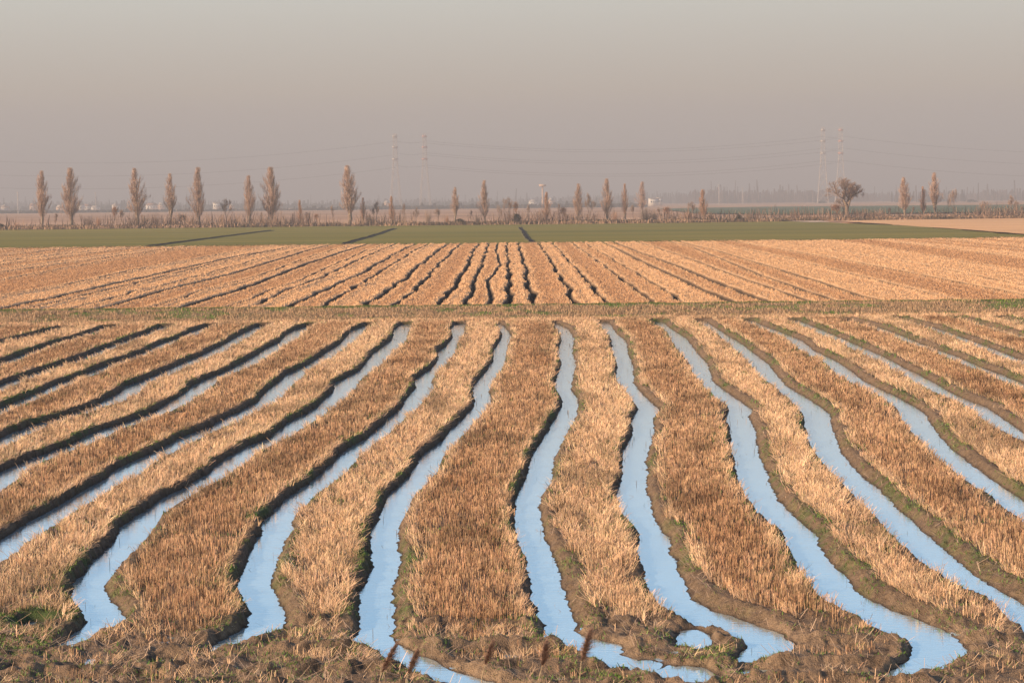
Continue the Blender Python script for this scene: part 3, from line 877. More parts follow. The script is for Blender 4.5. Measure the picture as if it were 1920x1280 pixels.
def poplar_meshes(seed, width, dens=1.0, bare=.12, twig=M_twig):
    r = np.random.default_rng(seed)
    mb = MB()
    k = 9; z = np.linspace(0, H1 * .93, k)
    wx = np.cumsum(r.normal(0, .05, k)); wy = np.cumsum(r.normal(0, .05, k)); wx -= wx[0]; wy -= wy[0]
    mb.tube(np.stack([wx, wy, z], -1), np.linspace(.20, .03, k), 7)
    # low forks
    for i in range(4):
        a = r.random() * 6.28; z0 = H1 * r.uniform(.08, .3); R = width * r.uniform(.25, .5)
        zz = np.linspace(z0, z0 + H1 * r.uniform(.25, .45), 6); t = np.linspace(0, 1, 6) ** .6
        x0 = np.interp(z0, z, wx); y0 = np.interp(z0, z, wy)
        mb.tube(np.stack([x0 + np.cos(a) * R * t, y0 + np.sin(a) * R * t, zz], -1), np.linspace(.08, .02, 6), 5)
    trunk = mb.mesh('poplar_trunk', M_bark, True)
    # crown: ascending limbs, each with many upright twigs
    tips = []; Q = []
    lobes = [(r.random() * 6.28, r.uniform(.2, .95), r.uniform(.6, 1.3)) for _ in range(9)]

    def env(t, a):     # radius at relative height t, direction a
        e = math.sin(min(1, max(0, (t - bare) / (1 - bare))) ** .62 * math.pi) ** .75
        m = 1.0
        for la, lt, ls in lobes:
            m += .28 * ls * math.exp(-((t - lt) / .09) ** 2) * math.cos(a - la)
        return width * e * max(.35, m)
    nl = int(125 * dens)
    for i in range(nl):
        a = r.random() * 6.28; t0 = bare + (1 - bare) * r.random() ** 1.25 * .86
        z0 = t0 * H1; ln = H1 * r.uniform(.10, .26) * (1.15 - .5 * t0)
        t1 = min(.985, t0 + ln / H1)
        R = env(t1, a) * r.uniform(.3, 1.0)
        x0 = np.interp(z0, z, wx); y0 = np.interp(z0, z, wy)
        zz = np.linspace(z0, t1 * H1, 4); tt = np.linspace(0, 1, 4) ** .7
        pts = np.stack([x0 + np.cos(a) * R * tt, y0 + np.sin(a) * R * tt, zz], -1)
        for j in range(3):
            p, q = pts[j], pts[j + 1]
            w = .022 * (1 - j * .25)
            s_ = np.array([w, 0, 0]); Q.append([p - s_, p + s_, q + s_ * .8, q - s_ * .8])
            s_ = np.array([0, w, 0]); Q.append([p - s_, p + s_, q + s_ * .8, q - s_ * .8])
        for j in range(int(24 * dens)):
            f = r.random() ** .7; p = pts[0] + (pts[3] - pts[0]) * 0
            idx = f * 3; i0 = min(2, int(idx)); p = pts[i0] + (pts[i0 + 1] - pts[i0]) * (idx - i0)
            p = p + r.normal(0, .05, 3)
            da = a + r.normal(0, 1.1); tl = r.uniform(.25, .65) * .30
            L = r.uniform(.35, .95)
            q = p + np.array([math.cos(da) * tl * L, math.sin(da) * tl * L, L * .93])
            if q[2] > H1: q[2] = H1 - r.random() * .3
            w = r.uniform(.006, .012); ya = r.random() * 3.14
            s_ = np.array([math.cos(ya), math.sin(ya), 0]) * w
            Q.append([p - s_, p + s_, q + s_ * .4, q - s_ * .4])
    # leader twigs
    for j in range(30):
        p = np.array([wx[-1], wy[-1], H1 * r.uniform(.8, .94)]) + r.normal(0, .06, 3)
        q = np.array([p[0] + r.normal(0, .12), p[1] + r.normal(0, .12), min(H1, p[2] + r.uniform(.4, 1.0))])
        s_ = np.array([.014, 0, 0]); Q.append([p - s_, p + s_, q + s_ * .3, q - s_ * .3])
    m2 = MB(); m2.quads(Q)
    return trunk, m2.mesh('poplar_crown', twig)


def bare_meshes(seed, spread, levels=5, trunk_h=.28, twig=M_twig_grey, bark=M_bark, nk=3, up=.35, r0=.26, rtw=.02):
    """spreading leafless tree by recursive forking"""
    r = np.random.default_rng(seed)
    mt = MB(); Q = []
    ends = []

    def grow(p, d, L, rad, lev):
        n = 4; pts = [p]; dd = d.copy()
        for i in range(n):
            dd = dd + r.normal(0, .13, 3) + np.array([0, 0, .05]); dd /= np.linalg.norm(dd)
            pts.append(pts[-1] + dd * L / n)
        pts = np.array(pts); q = pts[-1]
        if lev <= 1:
            mt.tube(pts, np.linspace(rad, rad * .65, n + 1), 6)
        else:
            w0 = max(rad, rtw * .5)
            ya = r.random() * 3.14
            for i in range(n):
                for e in (0, 1.57):
                    s_ = np.array([math.cos(ya + e), math.sin(ya + e), 0]) * w0
                    Q.append([pts[i] - s_, pts[i] + s_, pts[i + 1] + s_ * .85, pts[i + 1] - s_ * .85])
        if lev >= levels:
            for i in range(7):
                f = r.random(); a = pts[0] + (q - pts[0]) * f
                e = dd + r.normal(0, .5, 3) + np.array([0, 0, .15]); e /= np.linalg.norm(e)
                w = rtw * .45; s_ = np.array([w, 0, 0]) if r.random() < .6 else np.array([0, w, 0])
                b2 = a + e * L * r.uniform(.5, 1.1)
                Q.append([a - s_, a + s_, b2 + s_ * .3, b2 - s_ * .3])
            return
        k = nk + (r.random() < .5) + (1 if lev == 0 else 0)
        a0 = r.random() * 6.28
        for i in range(k):
            an = a0 + i * 6.283 / k + r.normal(0, .3)
            side = np.cross(dd, np.array([math.cos(an), math.sin(an), .1])); side /= np.linalg.norm(side) + 1e-6
            th = r.uniform(.35, .8) * spread
            e = dd * math.cos(th) + side * math.sin(th) + np.array([0, 0, up * .35])
            e /= np.linalg.norm(e)
            st = q if i < k - 1 else pts[int(r.integers(2, 4))]
            grow(st, e, L * r.uniform(.62, .85), rad * .62, lev + 1)
        if lev >= 1:
            e = dd + r.normal(0, .2, 3); e /= np.linalg.norm(e); grow(q, e, L * .75, rad * .65, lev + 1)
    grow(np.zeros(3), np.array([r.normal(0, .05), r.normal(0, .05), 1.]), H1 * trunk_h, r0, 0)
    V = np.array(Q).reshape(-1, 3)
    allv = np.concatenate([V] + mt.v)
    sc = H1 / allv[:, 2].max(); hw = np.percentile(np.abs(allv[:, 0]), 98)
    mt.v = [v * sc for v in mt.v]
    m2 = MB(); m2.quads(np.array(Q) * sc)
    return mt.mesh('tree_trunk', bark, True), m2.mesh('tree_crown', twig), hw * sc


def bush_mesh(seed, n, R, mat, leafy=False):
    """twiggy or leafy dome 10 wide... height 10 scaled"""
    r = np.random.default_rng(seed); Q = []
    if leafy:
        for i in range(n):
            a = r.random() * 6.28; z = r.random() ** .8; lob = .75 + .25 * math.sin(3 * a + seed) + .12 * math.sin(7 * a)
            rr = R * math.sqrt(max(0, 1 - z * z)) * lob * r.random() ** .35
            c = np.array([math.cos(a) * rr, math.sin(a) * rr, z * H1 * (.8 + .2 * lob)])
            u = r.normal(0, 1, 3); u /= np.linalg.norm(u); w = np.cross(u, r.normal(0, 1, 3)); w /= np.linalg.norm(w)
            k = r.uniform(.35, .9)
            Q.append([c - u * k, c + w * k * .6, c + u * k, c - w * k * .6])
    for i in range(n if not leafy else 60):
        a = r.random() * 6.28; b0 = np.array([math.cos(a), math.sin(a), 0]) * R * .35 * r.random()
        th = abs(r.normal(0, .42)); L = H1 * r.uniform(.45, 1.0) / max(.6, math.cos(th) ** .3)
        p = b0; d = np.array([math.cos(a) * math.sin(th) * R / 5, math.sin(a) * math.sin(th) * R / 5, math.cos(th)])
        q = p + d * L * .6; e = d + r.normal(0, .25, 3); q2 = q + e * L * .4; q2[2] = min(q2[2], H1)
        w = r.uniform(.03, .07); ya = r.random() * 3.14; s_ = np.array([math.cos(ya), math.sin(ya), 0]) * w
        Q.append([p - s_, p + s_, q + s_ * .7, q - s_ * .7]); Q.append([q - s_ * .7, q + s_ * .7, q2 + s_ * .3, q2 - s_ * .3])
        for j in range(3):
            a2 = p + (q2 - p) * r.uniform(.3, .9); b2 = a2 + (d + r.normal(0, .5, 3)) * L * .25; b2[2] = min(max(b2[2], .1), H1)
            Q.append([a2 - s_ * .5, a2 + s_ * .5, b2 + s_ * .2, b2 - s_ * .2])
    mb = MB(); mb.quads(Q)
    return mb.mesh('bush', mat)


def normw(me, hw=1.0):
    """half width of a mesh (95th percentile)"""
    a = np.zeros(len(me.vertices) * 3); me.vertices.foreach_get('co', a)
    return float(np.percentile(np.abs(a.reshape(-1, 3)[:, 0]), 97))


POP = [poplar_meshes(11 + i, w, d, ba) for i, (w, d, ba) in enumerate([(1.15, 1.15, .16), (1.35, 1.25, .12), (1.2, 1.1, .18), (1.0, 1.0, .26), (1.25, 1.2, .14)])]
POPO = [poplar_meshes(41 + i, w, .8, ba, M_twig_orange) for i, (w, ba) in enumerate([(.95, .14), (1.15, .2), (1.0, .1)])]
BIG = bare_meshes(5, 1.25, 6, .22, nk=2, up=.22, r0=.38, rtw=.02)
BARE = [bare_meshes(71 + i, sp, 5, th, nk=2, up=.35, r0=.2, rtw=.05, bark=M_bark_dark) for i, (sp, th) in enumerate([(1.0, .38), (.8, .3), (1.15, .42)])]
SAP = [bare_meshes(91 + i, .55, 4, .3, nk=2, up=.7, r0=.12, rtw=.07, bark=M_bark_dark, twig=tw) for i, tw in enumerate([M_twig_grey, M_twig_orange, M_twig_grey])]
BUSH = [bush_mesh(21 + i, 260, 4.5, m) for i, m in enumerate([M_twig_grey, M_twig_orange, M_bark_dark])]
DBUSH = [bush_mesh(31 + i, 420, 6.0, M_bush_dark, True) for i in range(2)]

KIND = {
 'pop': ('poplar_tree', 'poplar', 'poplars in the row along the fields', POP),
 'popo': ('poplar_tree', 'poplar', 'poplars in the row along the fields', POPO),
 'big': ('spreading_tree', 'tree', None, [BIG]),
 'bare': ('bare_tree', 'tree', 'leafless trees in the row', BARE),
 'sap': ('young_tree', 'tree', 'young leafless trees in the row', SAP),
 'bush': ('bush', 'bush', 'leafless bushes along the tree row', BUSH),
 'dbush': ('dark_bush', 'bush', 'dark bushes along the tree row', DBUSH),
}
cnt = {k: 0 for k in KIND}


def plant(kind, u, vt, vb, w, label, Y=None):
    """u centre, vt/vb top and foot, w width in photo px"""
    name, cat, group, src = KIND[kind]
    x, y = unproj(u, vb, .05)
    x, y = float(x), float(y)
    if Y is None:
        Y = float(row_y(x)) + random.uniform(-3, 3)
        if kind in ('bush', 'dbush'): Y -= random.uniform(1, 5)
    x = at_dist(u, Y)
    # keep the drawn height
    hm = (vb - vt) / F * Y
    wm = w / F * Y
    i = cnt[kind] % len(src); cnt[kind] += 1
    me = src[i]
    o = bpy.data.objects.new(name, None if isinstance(me, tuple) else me)
    COL.objects.link(o)
    o.location = (x, Y, 0)
    if isinstance(me, tuple):
        for nm, m in (('trunk', me[0]), ('crown', me[1])):
            link(nm, m, o)
        ref = normw(me[1])
        o.empty_display_size = .5
    else:
        ref = normw(me)
    s = hm / H1
    sx = wm / 2 / ref
    if kind in ('pop', 'popo'): sx *= 1.03
    o.scale = (sx, sx, s)
    o.rotation_euler = (0, 0, random.uniform(-.5, .5) + (3.14 if random.random() < .5 else 0))
    tag(o, label, cat, group)
    return o


T = [
 ('pop', 84, 316, 426, 24, 'tall slim poplar nearest the left edge of the photo'),
 ('pop', 141, 314, 429, 30, 'broad dense poplar, second from the left edge, right of the peach house'),
 ('pop', 261, 314, 427, 29, 'full pointed poplar, third from the left edge, standing alone over low bushes'),
 ('pop', 325, 320, 422, 22, 'slimmer poplar with a long bare trunk, fourth from the left edge'),
 ('pop', 377, 312, 425, 26, 'tall pointed poplar, fifth from the left edge, left of the white house with windows'),
 ('pop', 471, 325, 422, 20, 'slim poplar, sixth from the left edge, just left of the broad poplar'),
 ('pop', 512, 311, 423, 31, 'very broad tall poplar standing behind the small dark green bush'),
 ('pop', 658, 307, 421, 31, 'tallest broad poplar with double tip, left of the first pair of pylons'),
 ('popo', 567, 372, 422, 10, 'short thin orange poplar between the two broadest poplars'),
 ('popo', 685, 369, 422, 11, 'short thin orange poplar just right of the tallest broad poplar'),
 ('popo', 739, 366, 421, 11, 'short orange poplar in front of the leftmost pylon'),
 ('pop', 856, 344, 415, 15, 'narrow poplar rising above the round dark bush, right of the left pylons'),
 ('pop', 911, 334, 417, 18, 'narrow poplar with a bare lower trunk between the dark bush and the middle'),
 ('popo', 1027, 355, 415, 14, 'orange poplar just right of the thin mast with a flat head'),
 ('pop', 1087, 344, 419, 16, 'reddish poplar with a round bare tree at its right side'),
 ('pop', 1139, 331, 415, 19, 'tallest poplar of the centre with a dark forked trunk'),
 ('popo', 1174, 341, 415, 13, 'thin ragged poplar between the dark forked poplar and the hazy one'),
 ('popo', 1320, 353, 415, 15, 'orange poplar with low dark bushes at its foot, right of centre'),
 ('pop', 1694, 331, 410, 21, 'poplar with a bird nest in its crown, first one right of the spreading tree'),
 ('popo', 1730, 349, 410, 12, 'small thin poplar between the two tall poplars at the right'),
 ('pop', 1753, 321, 408, 20, 'tallest poplar at the right, left of the round-headed bare tree'),
 ('big', 1587, 329, 412, 68, 'large spreading bare tree in front of the right pair of pylons'),
 ('bare', 430, 365, 421, 20, 'small bare tree with upright branches left of the sixth poplar'),
 ('bare', 710, 372, 420, 22, 'small round bare tree left of the orange poplar at the pylon'),
 ('bare', 764, 377, 421, 15, 'dark bare tree just right of the leftmost pylon foot'),
 ('bare', 954, 367, 420, 20, 'dark twisted bare tree left of the dark bush at the centre'),
 ('bare', 1106, 355, 415, 23, 'round bare tree between the reddish poplar and the dark forked poplar'),
 ('bare', 1790, 346, 405, 30, 'round-headed bare tree right of the tallest poplar at the right'),
 ('bare', 1844, 374, 408, 18, 'small dark round bare tree standing alone at the right'),
 ('bare', 1895, 365, 410, 22, 'bare tree nearest the right edge of the photo'),
 ('bare', 555, 391, 418, 10, 'tiny round bare tree left of the short orange poplar'),
 ('bare', 581, 388, 416, 13, 'tiny forked bare tree right of the short orange poplar'),
 ('bare', 784, 385, 421, 13, 'small bare tree between the two left pylons'),
 ('bare', 936, 380, 418, 18, 'loose bare tree left of the dark twisted one'),
 ('bare', 1297, 367, 408, 15, 'hazy round bare tree left of the orange poplar with dark bushes'),
 ('sap', 109, 394, 426, 12, 'bushy sapling between the first two poplars from the left'),
 ('sap', 221, 380, 425, 10, 'left one of two slender saplings before the third poplar'),
 ('sap', 232, 386, 425, 11, 'right one of two slender saplings before the third poplar'),
 ('sap', 629, 380, 422, 10, 'dark upright sapling left of the tallest broad poplar'),
 ('sap', 346, 396, 422, 14, 'faint sapling between the fourth and fifth poplars'),
 ('sap', 826, 386, 420, 15, 'thin sapling left of the narrow poplar over the dark bush'),
 ('sap', 884, 391, 420, 9, 'upright sapling just right of the round dark bush'),
 ('sap', 969, 371, 416, 9, 'thin orange sapling rising behind the dark bush at the centre'),
 ('sap', 994, 373, 414, 8, 'dark thin sapling left of the flat-headed mast'),
 ('sap', 1047, 372, 413, 9, 'hazy upright sapling right of the orange poplar at the mast'),
 ('sap', 1059, 382, 415, 13, 'bushy orange sapling left of the reddish poplar'),
 ('sap', 1189, 377, 415, 9, 'dark slender sapling left of the hazy poplar'),
 ('sap', 1240, 384, 414, 12, 'brown sapling among the bushes right of the hazy poplar'),
 ('sap', 1252, 382, 414, 13, 'brown thick sapling at the right end of the central bushes'),
 ('sap', 1669, 376, 400, 8, 'small pinkish sapling left of the poplar with the nest'),
 ('sap', 1708, 385, 410, 12, 'small dark bushy tree at the foot of the poplar with the nest'),
 ('sap', 1568, 381, 413, 18, 'scrubby sapling under the left side of the spreading tree'),
 ('sap', 1913, 384, 409, 8, 'thin sapling at the very right edge of the photo'),
 ('sap', 1274, 380, 393, 6, 'tiny dark tree out on the end of the dark green meadow'),
 ('sap', 597, 397, 422, 9, 'short brown sapling right of the tiny forked tree'),
 ('bush', 172, 400, 424, 26, 'loose bush just right of the second poplar'),
 ('bush', 190, 402, 425, 14, 'darker upright bush left of the two slender saplings'),
 ('bush', 276, 402, 426, 16, 'dark bush at the right foot of the third poplar'),
 ('bush', 296, 395, 424, 26, 'wide pale bush between the third and fourth poplars'),
 ('bush', 362, 413, 423, 12, 'low bush left of the fifth poplar'),
 ('bush', 390, 412, 423, 12, 'low bush at the right foot of the fifth poplar'),
 ('bush', 420, 408, 421, 12, 'round little bush at the foot of the small upright bare tree'),
 ('bush', 37, 414, 427, 16, 'low bush left of the first poplar'),
 ('bush', 697, 400, 422, 17, 'upright brown bush between orange poplar and round bare tree'),
 ('bush', 805, 392, 421, 18, 'pale bush in front of the right one of the left pylons'),
 ('bush', 841, 401, 420, 10, 'small bush left of the round dark bush'),
 ('bush', 898, 401, 418, 12, 'small twiggy bush left of the bare-trunked narrow poplar'),
 ('bush', 1015, 393, 414, 12, 'small dark bush at the foot of the flat-headed mast'),
 ('bush', 1155, 391, 414, 14, 'round dark bush at the right of the dark forked poplar'),
 ('bush', 1212, 388, 417, 24, 'large dark bush under the hazy poplar'),
 ('bush', 1228, 390, 416, 18, 'brown bush in the middle of the central thicket'),
 ('bush', 1290, 392, 412, 20, 'pale bush under the hazy round bare tree'),
 ('bush', 1405, 390, 406, 14, 'pale bush on the field right of the lone dark bush'),
 ('bush', 1648, 392, 412, 24, 'pinkish bush right of the spreading tree'),
 ('bush', 1663, 402, 412, 14, 'low dark bush left of the poplar with the nest'),
 ('bush', 1687, 398, 411, 10, 'narrow bush touching the poplar with the nest'),
 ('bush', 1718, 401, 411, 10, 'bush left of the small thin poplar'),
 ('bush', 1739, 399, 411, 10, 'bush between the small thin poplar and the tallest right poplar'),
 ('bush', 1790, 402, 411, 30, 'wide low bush under the round-headed bare tree'),
 ('bush', 1868, 401, 410, 20, 'brown low bush left of the tree at the right edge'),
 ('bush', 1545, 404, 412, 10, 'low bush at the left edge of the spreading tree'),
 ('dbush', 8, 417, 428, 24, 'dark purplish bush at the left edge of the photo'),
 ('dbush', 527, 412, 422, 13, 'small dark green bush at the right foot of the very broad poplar'),
 ('dbush', 548, 417, 424, 28, 'long low dark thicket right of the small dark green bush'),
 ('dbush', 865, 412, 423, 29, 'round dark bush at the foot of the narrow poplar'),
 ('dbush', 971, 400, 420, 27, 'large dark bush near the centre of the tree row'),
 ('dbush', 1305, 407, 417, 12, 'small dark bush at the left foot of the orange poplar'),
 ('dbush', 1332, 404, 418, 23, 'wide dark bush at the right foot of the orange poplar'),
 ('dbush', 1386, 404, 417, 18, 'lone round dark bush on the bare bank right of the orange poplar'),
 ('dbush', 1815, 399, 409, 11, 'small dark bush left of the small dark round bare tree'),
]
for t in T:
    plant(*t)
plant('pop', 1205, 330, 391, 17, 'pale hazy poplar standing farther off behind the central bushes', Y=1000)
# the nest
nx_ = at_dist(1692.5, float(row_y(at_dist(1694, 640))) - 1)
r = np.random.default_rng(4); Q = []
for i in range(160):
    c = r.normal(0, .25, 3); d = r.normal(0, 1, 3); d /= np.linalg.norm(d); s_ = np.cross(d, [0, 0, 1.]) * .03
    Q.append([c - d * .3 - s_, c - d * .3 + s_, c + d * .3 + s_, c + d * .3 - s_])
mb = MB(); mb.quads(Q)
tag(link('nest', mb.mesh('nest', M_bark_dark), None, (nx_, float(row_y(nx_)) - 1.2, 7 + (hor(1692) - 347) / F * 645)), 'dark ball of twigs high in the poplar right of the spreading tree', 'nest')


# ------------------------------------------------------------------ pylons and cables
def pylon_meshes(H=104.0):
    body = MB(); lv = [0, .18, .34, .47, .57, .66, .74, .82, .90, .97, 1.0]
    hw = lambda t: np.interp(t, [0, .5, .66, 1.0], [7.5, 3.6, 2.7, 2.1])
    cor = [(-1, -1), (1, -1), (1, 1), (-1, 1)]
    for cx, cy in cor:
        body.tube([(cx * hw(t), cy * hw(t), t * H) for t in lv], [.45 - .2 * t for t in lv], 4)
    brace = MB()
    for a, b_ in zip(lv[:-1], lv[1:]):
        wa, wb = hw(a), hw(b_)
        for k in range(4):
            c1, c2 = cor[k], cor[(k + 1) % 4]
            brace.tube([(c1[0] * wa, c1[1] * wa, a * H), (c2[0] * wb, c2[1] * wb, b_ * H)], .17, 3)
            brace.tube([(c2[0] * wa, c2[1] * wa, a * H), (c1[0] * wb, c1[1] * wb, b_ * H)], .17, 3)
            brace.tube([(c1[0] * wb, c1[1] * wb, b_ * H), (c2[0] * wb, c2[1] * wb, b_ * H)], .17, 3)
    arms = []
    for z in (.66, .82, .965):
        m = MB(); w = hw(z)
        for sgn in (-1, 1):
            # the arms point mostly away from the camera: the line runs from left to right
            for e in (-1, 1):
                m.tube([(e * w, sgn * w, z * H - 1.5), (0, sgn * 11, z * H)], .22, 4)
                m.tube([(e * w, sgn * w, z * H + 2.2), (0, sgn * 11, z * H)], .2, 4)
            m.tube([(-w - 1.5, sgn * w, z * H), (w + 1.5, sgn * w, z * H)], .4, 4)
        m.box((0, 0, z * H), (2 * w + 1.8, 2 * w + 4, 1.6))
        arms.append(m)
    return body.mesh('pylon_legs', M_steel), brace.mesh('pylon_bracing', M_steel), [a.mesh('pylon_arm', M_steel) for a in arms], [a.mesh('pylon_arm_red', M_steel_red) for a in arms]


PY = pylon_meshes()
PYD = 2800.0


def pylon(u, vtop, Y, label, red, group='tall lattice pylons'):
    e = bpy.data.objects.new('pylon', None); COL.objects.link(e)
    x = at_dist(u, Y)
    ztop = CH + (hor(u) - vtop) / F * Y
    e.location = (x, Y, 0); s = ztop / 104.0
    e.scale = (s, s, s); e.rotation_euler = (0, 0, -.12)
    link('leg_frame', PY[0], e); link('bracing', PY[1], e)
    for m in (PY[3] if red else PY[2]): link('cross_arm', m, e)
    tag(e, label, 'pylon', group)
    return e, x, ztop


p1 = pylon(746, 252, PYD, 'leftmost tall lattice pylon, pale, right of the tallest broad poplar', False)
p2 = pylon(801, 252, PYD + 130, 'second tall lattice pylon from the left with reddish arms', True)
p3 = pylon(1543, 240, PYD, 'third tall lattice pylon, left neighbour behind the spreading tree', False)
p4 = pylon(1576, 240, PYD + 130, 'fourth tall lattice pylon with reddish arms rising directly behind the spreading tree', True)
pylon(1514, 342, 5600, 'small faint far pylon left of the right pair', False)


def cable(pts, label, group):
    """pts photo px (u, v) at distance Y -> smooth tube"""
    P = np.array(pts, float)
    co = np.polyfit(P[:, 0], P[:, 1], 2)
    u = np.linspace(P[:, 0].min(), P[:, 0].max(), 60); v = np.polyval(co, u)
    Y = PYD + P[0, 2] if P.shape[1] > 2 else PYD
    X = at_dist(u, Y); Z = CH + (hor(u) - v) / F * Y
    m = MB(); m.tube(np.stack([X, np.full(60, Y), Z], -1), .16, 4)
    tag(link('cable', m.mesh('cable', M_cable)), label, 'cable', group)


nm = ['top', 'middle', 'bottom']
for i, dv in enumerate((0, 25, 49)):
    cable([(-60, 301 + dv), (200, 306 + dv), (480, 294.5 + dv * .95), (746, 266 + dv)], f'{nm[i]} overhead cable running left from the leftmost pylon', 'overhead cables')
for i, dv in enumerate((0, 22, 45)):
    cable([(746, 265 + dv), (774, 269 + dv), (801, 266 + dv)], f'short {nm[i]} overhead cable between the two left pylons', 'overhead cables')
    cable([(801, 265 + dv), (1150, 282 + dv), (1543, 257 + dv)], f'{nm[i]} sagging overhead cable from the left pylons to the right pylons, upper of its pair', 'overhead cables')
    cable([(801, 269 + dv), (1150, 286 + dv), (1576, 260 + dv, )], f'{nm[i]} sagging overhead cable from the left pylons to the right pylons, lower of its pair', 'overhead cables')
    cable([(1543, 257 + dv), (1560, 259 + dv), (1576, 257 + dv)], f'short {nm[i]} overhead cable between the two right pylons', 'overhead cables')
    cable([(1576, 256 + dv), (1750, 275 + dv), (1960, 287 + dv)], f'{nm[i]} overhead cable running right from the fourth pylon', 'overhead cables')


# thin far poles and the flat-headed mast
def pole(name, u, vt, Y, r_, head, label, cat, red=False):
    x = at_dist(u, Y); zt = CH + (hor(u) - vt) / F * Y
    e = bpy.data.objects.new(name, None); COL.objects.link(e); e.location = (x, Y, 0)
    m = MB(); m.tube([(0, 0, 0), (0, 0, zt * .5), (0, 0, zt)], [r_ * 1.3, r_ * 1.1, r_], 8)
    link('shaft', m.mesh('shaft', M_wall_peach if head else M_steel, True), e)
    h = MB()
    if head:
        h.tube([(0, 0, zt - 2.5), (0, 0, zt - 2.3), (0, 0, zt), (0, 0, zt + .2)], [.5, 4, 4.2, .5], 14)
    else:
        h.box((0, 0, zt - 1), (3.2, .3, .3)); h2 = MB(); h2.box((0, 0, zt - 3), (2.4, .3, .3)); link('cross_arm', h2.mesh('cross_arm', M_steel), e)
    link('head' if head else 'cross_arm', h.mesh('head', M_wall_peach if head else M_steel), e)
    tag(e, label, cat)


pole('mast', 1020, 346, 2300, .9, True, 'thin peach mast with a flat wide head left of an orange poplar', 'mast')
pole('utility_pole', 41, 360, 2000, .35, False, 'thin pale utility pole on the plain left of the first poplar', 'pole')
pole('utility_pole', 186, 360, 2600, .35, False, 'faint utility pole right of the second poplar', 'pole')
pole('utility_pole', 1349, 346, 2400, .4, False, 'thin pale utility pole right of the orange poplar with dark bushes', 'pole')
pole('utility_pole', 1393, 352, 2900, .4, False, 'faint utility pole above the lone round dark bush', 'pole')


# ------------------------------------------------------------------ far houses
def house(u, vt, w, hpx, Y, wallm, roofm, gable, nwin, label, flat=False):
    """w, hpx in photo px"""
    W = 1.2 * w / F * Y; Ht = hpx / F * Y; D = max(6.0, W * .6)
    x = at_dist(u, Y)
    e = bpy.data.objects.new('house', None); COL.objects.link(e)
    zt = (CH + (hor(u) - vt) / F * Y) * .84; z0 = 0
    e.location = (x, Y, 0); e.rotation_euler = (0, 0, .3)
    hw_ = zt * (.68 if not flat else .93)
    m = MB(); m.box((0, 0, hw_ / 2 - .1), (W, D, hw_ + .2))
    link('wall', m.mesh('wall', wallm), e)
    r_ = MB()
    o = .4
    if flat:
        r_.box((0, 0, hw_ + .3), (W + .8, D + .8, .6))
    elif gable:      # gable end towards the camera
        V = [(-W / 2 - o, -D / 2 - o, hw_), (W / 2 + o, -D / 2 - o, hw_), (0, -D / 2 - o, zt), (0, -D / 2 - o, zt),
             (-W / 2 - o, D / 2 + o, hw_), (W / 2 + o, D / 2 + o, hw_), (0, D / 2 + o, zt), (0, D / 2 + o, zt)]
        r_.add(V, [(0, 1, 2, 3), (0, 3, 7, 4), (1, 5, 6, 2), (4, 7, 6, 5), (0, 4, 5, 1)])
    else:
        V = [(-W / 2 - o, -D / 2 - o, hw_), (W / 2 + o, -D / 2 - o, hw_), (W / 2 + o, D / 2 + o, hw_), (-W / 2 - o, D / 2 + o, hw_),
             (-W / 2 + D * .3, 0, zt), (W / 2 - D * .3, 0, zt)]
        r_.add(V, [(0, 1, 5, 4), (2, 3, 4, 5), (1, 2, 5, 5), (3, 0, 4, 4), (0, 3, 2, 1)])
    link('roof', r_.mesh('roof', roofm), e)
    for i in range(nwin):
        m = MB(); wx_ = (i + .5) / nwin * W - W / 2
        m.box((wx_, -D / 2 - .02, hw_ * .58), (min(1.4, W / nwin * .45), .12, min(1.9, hw_ * .35)))
        link('window', m.mesh('window', M_window), e)
    tag(e, label, 'house', 'far houses on the plain')


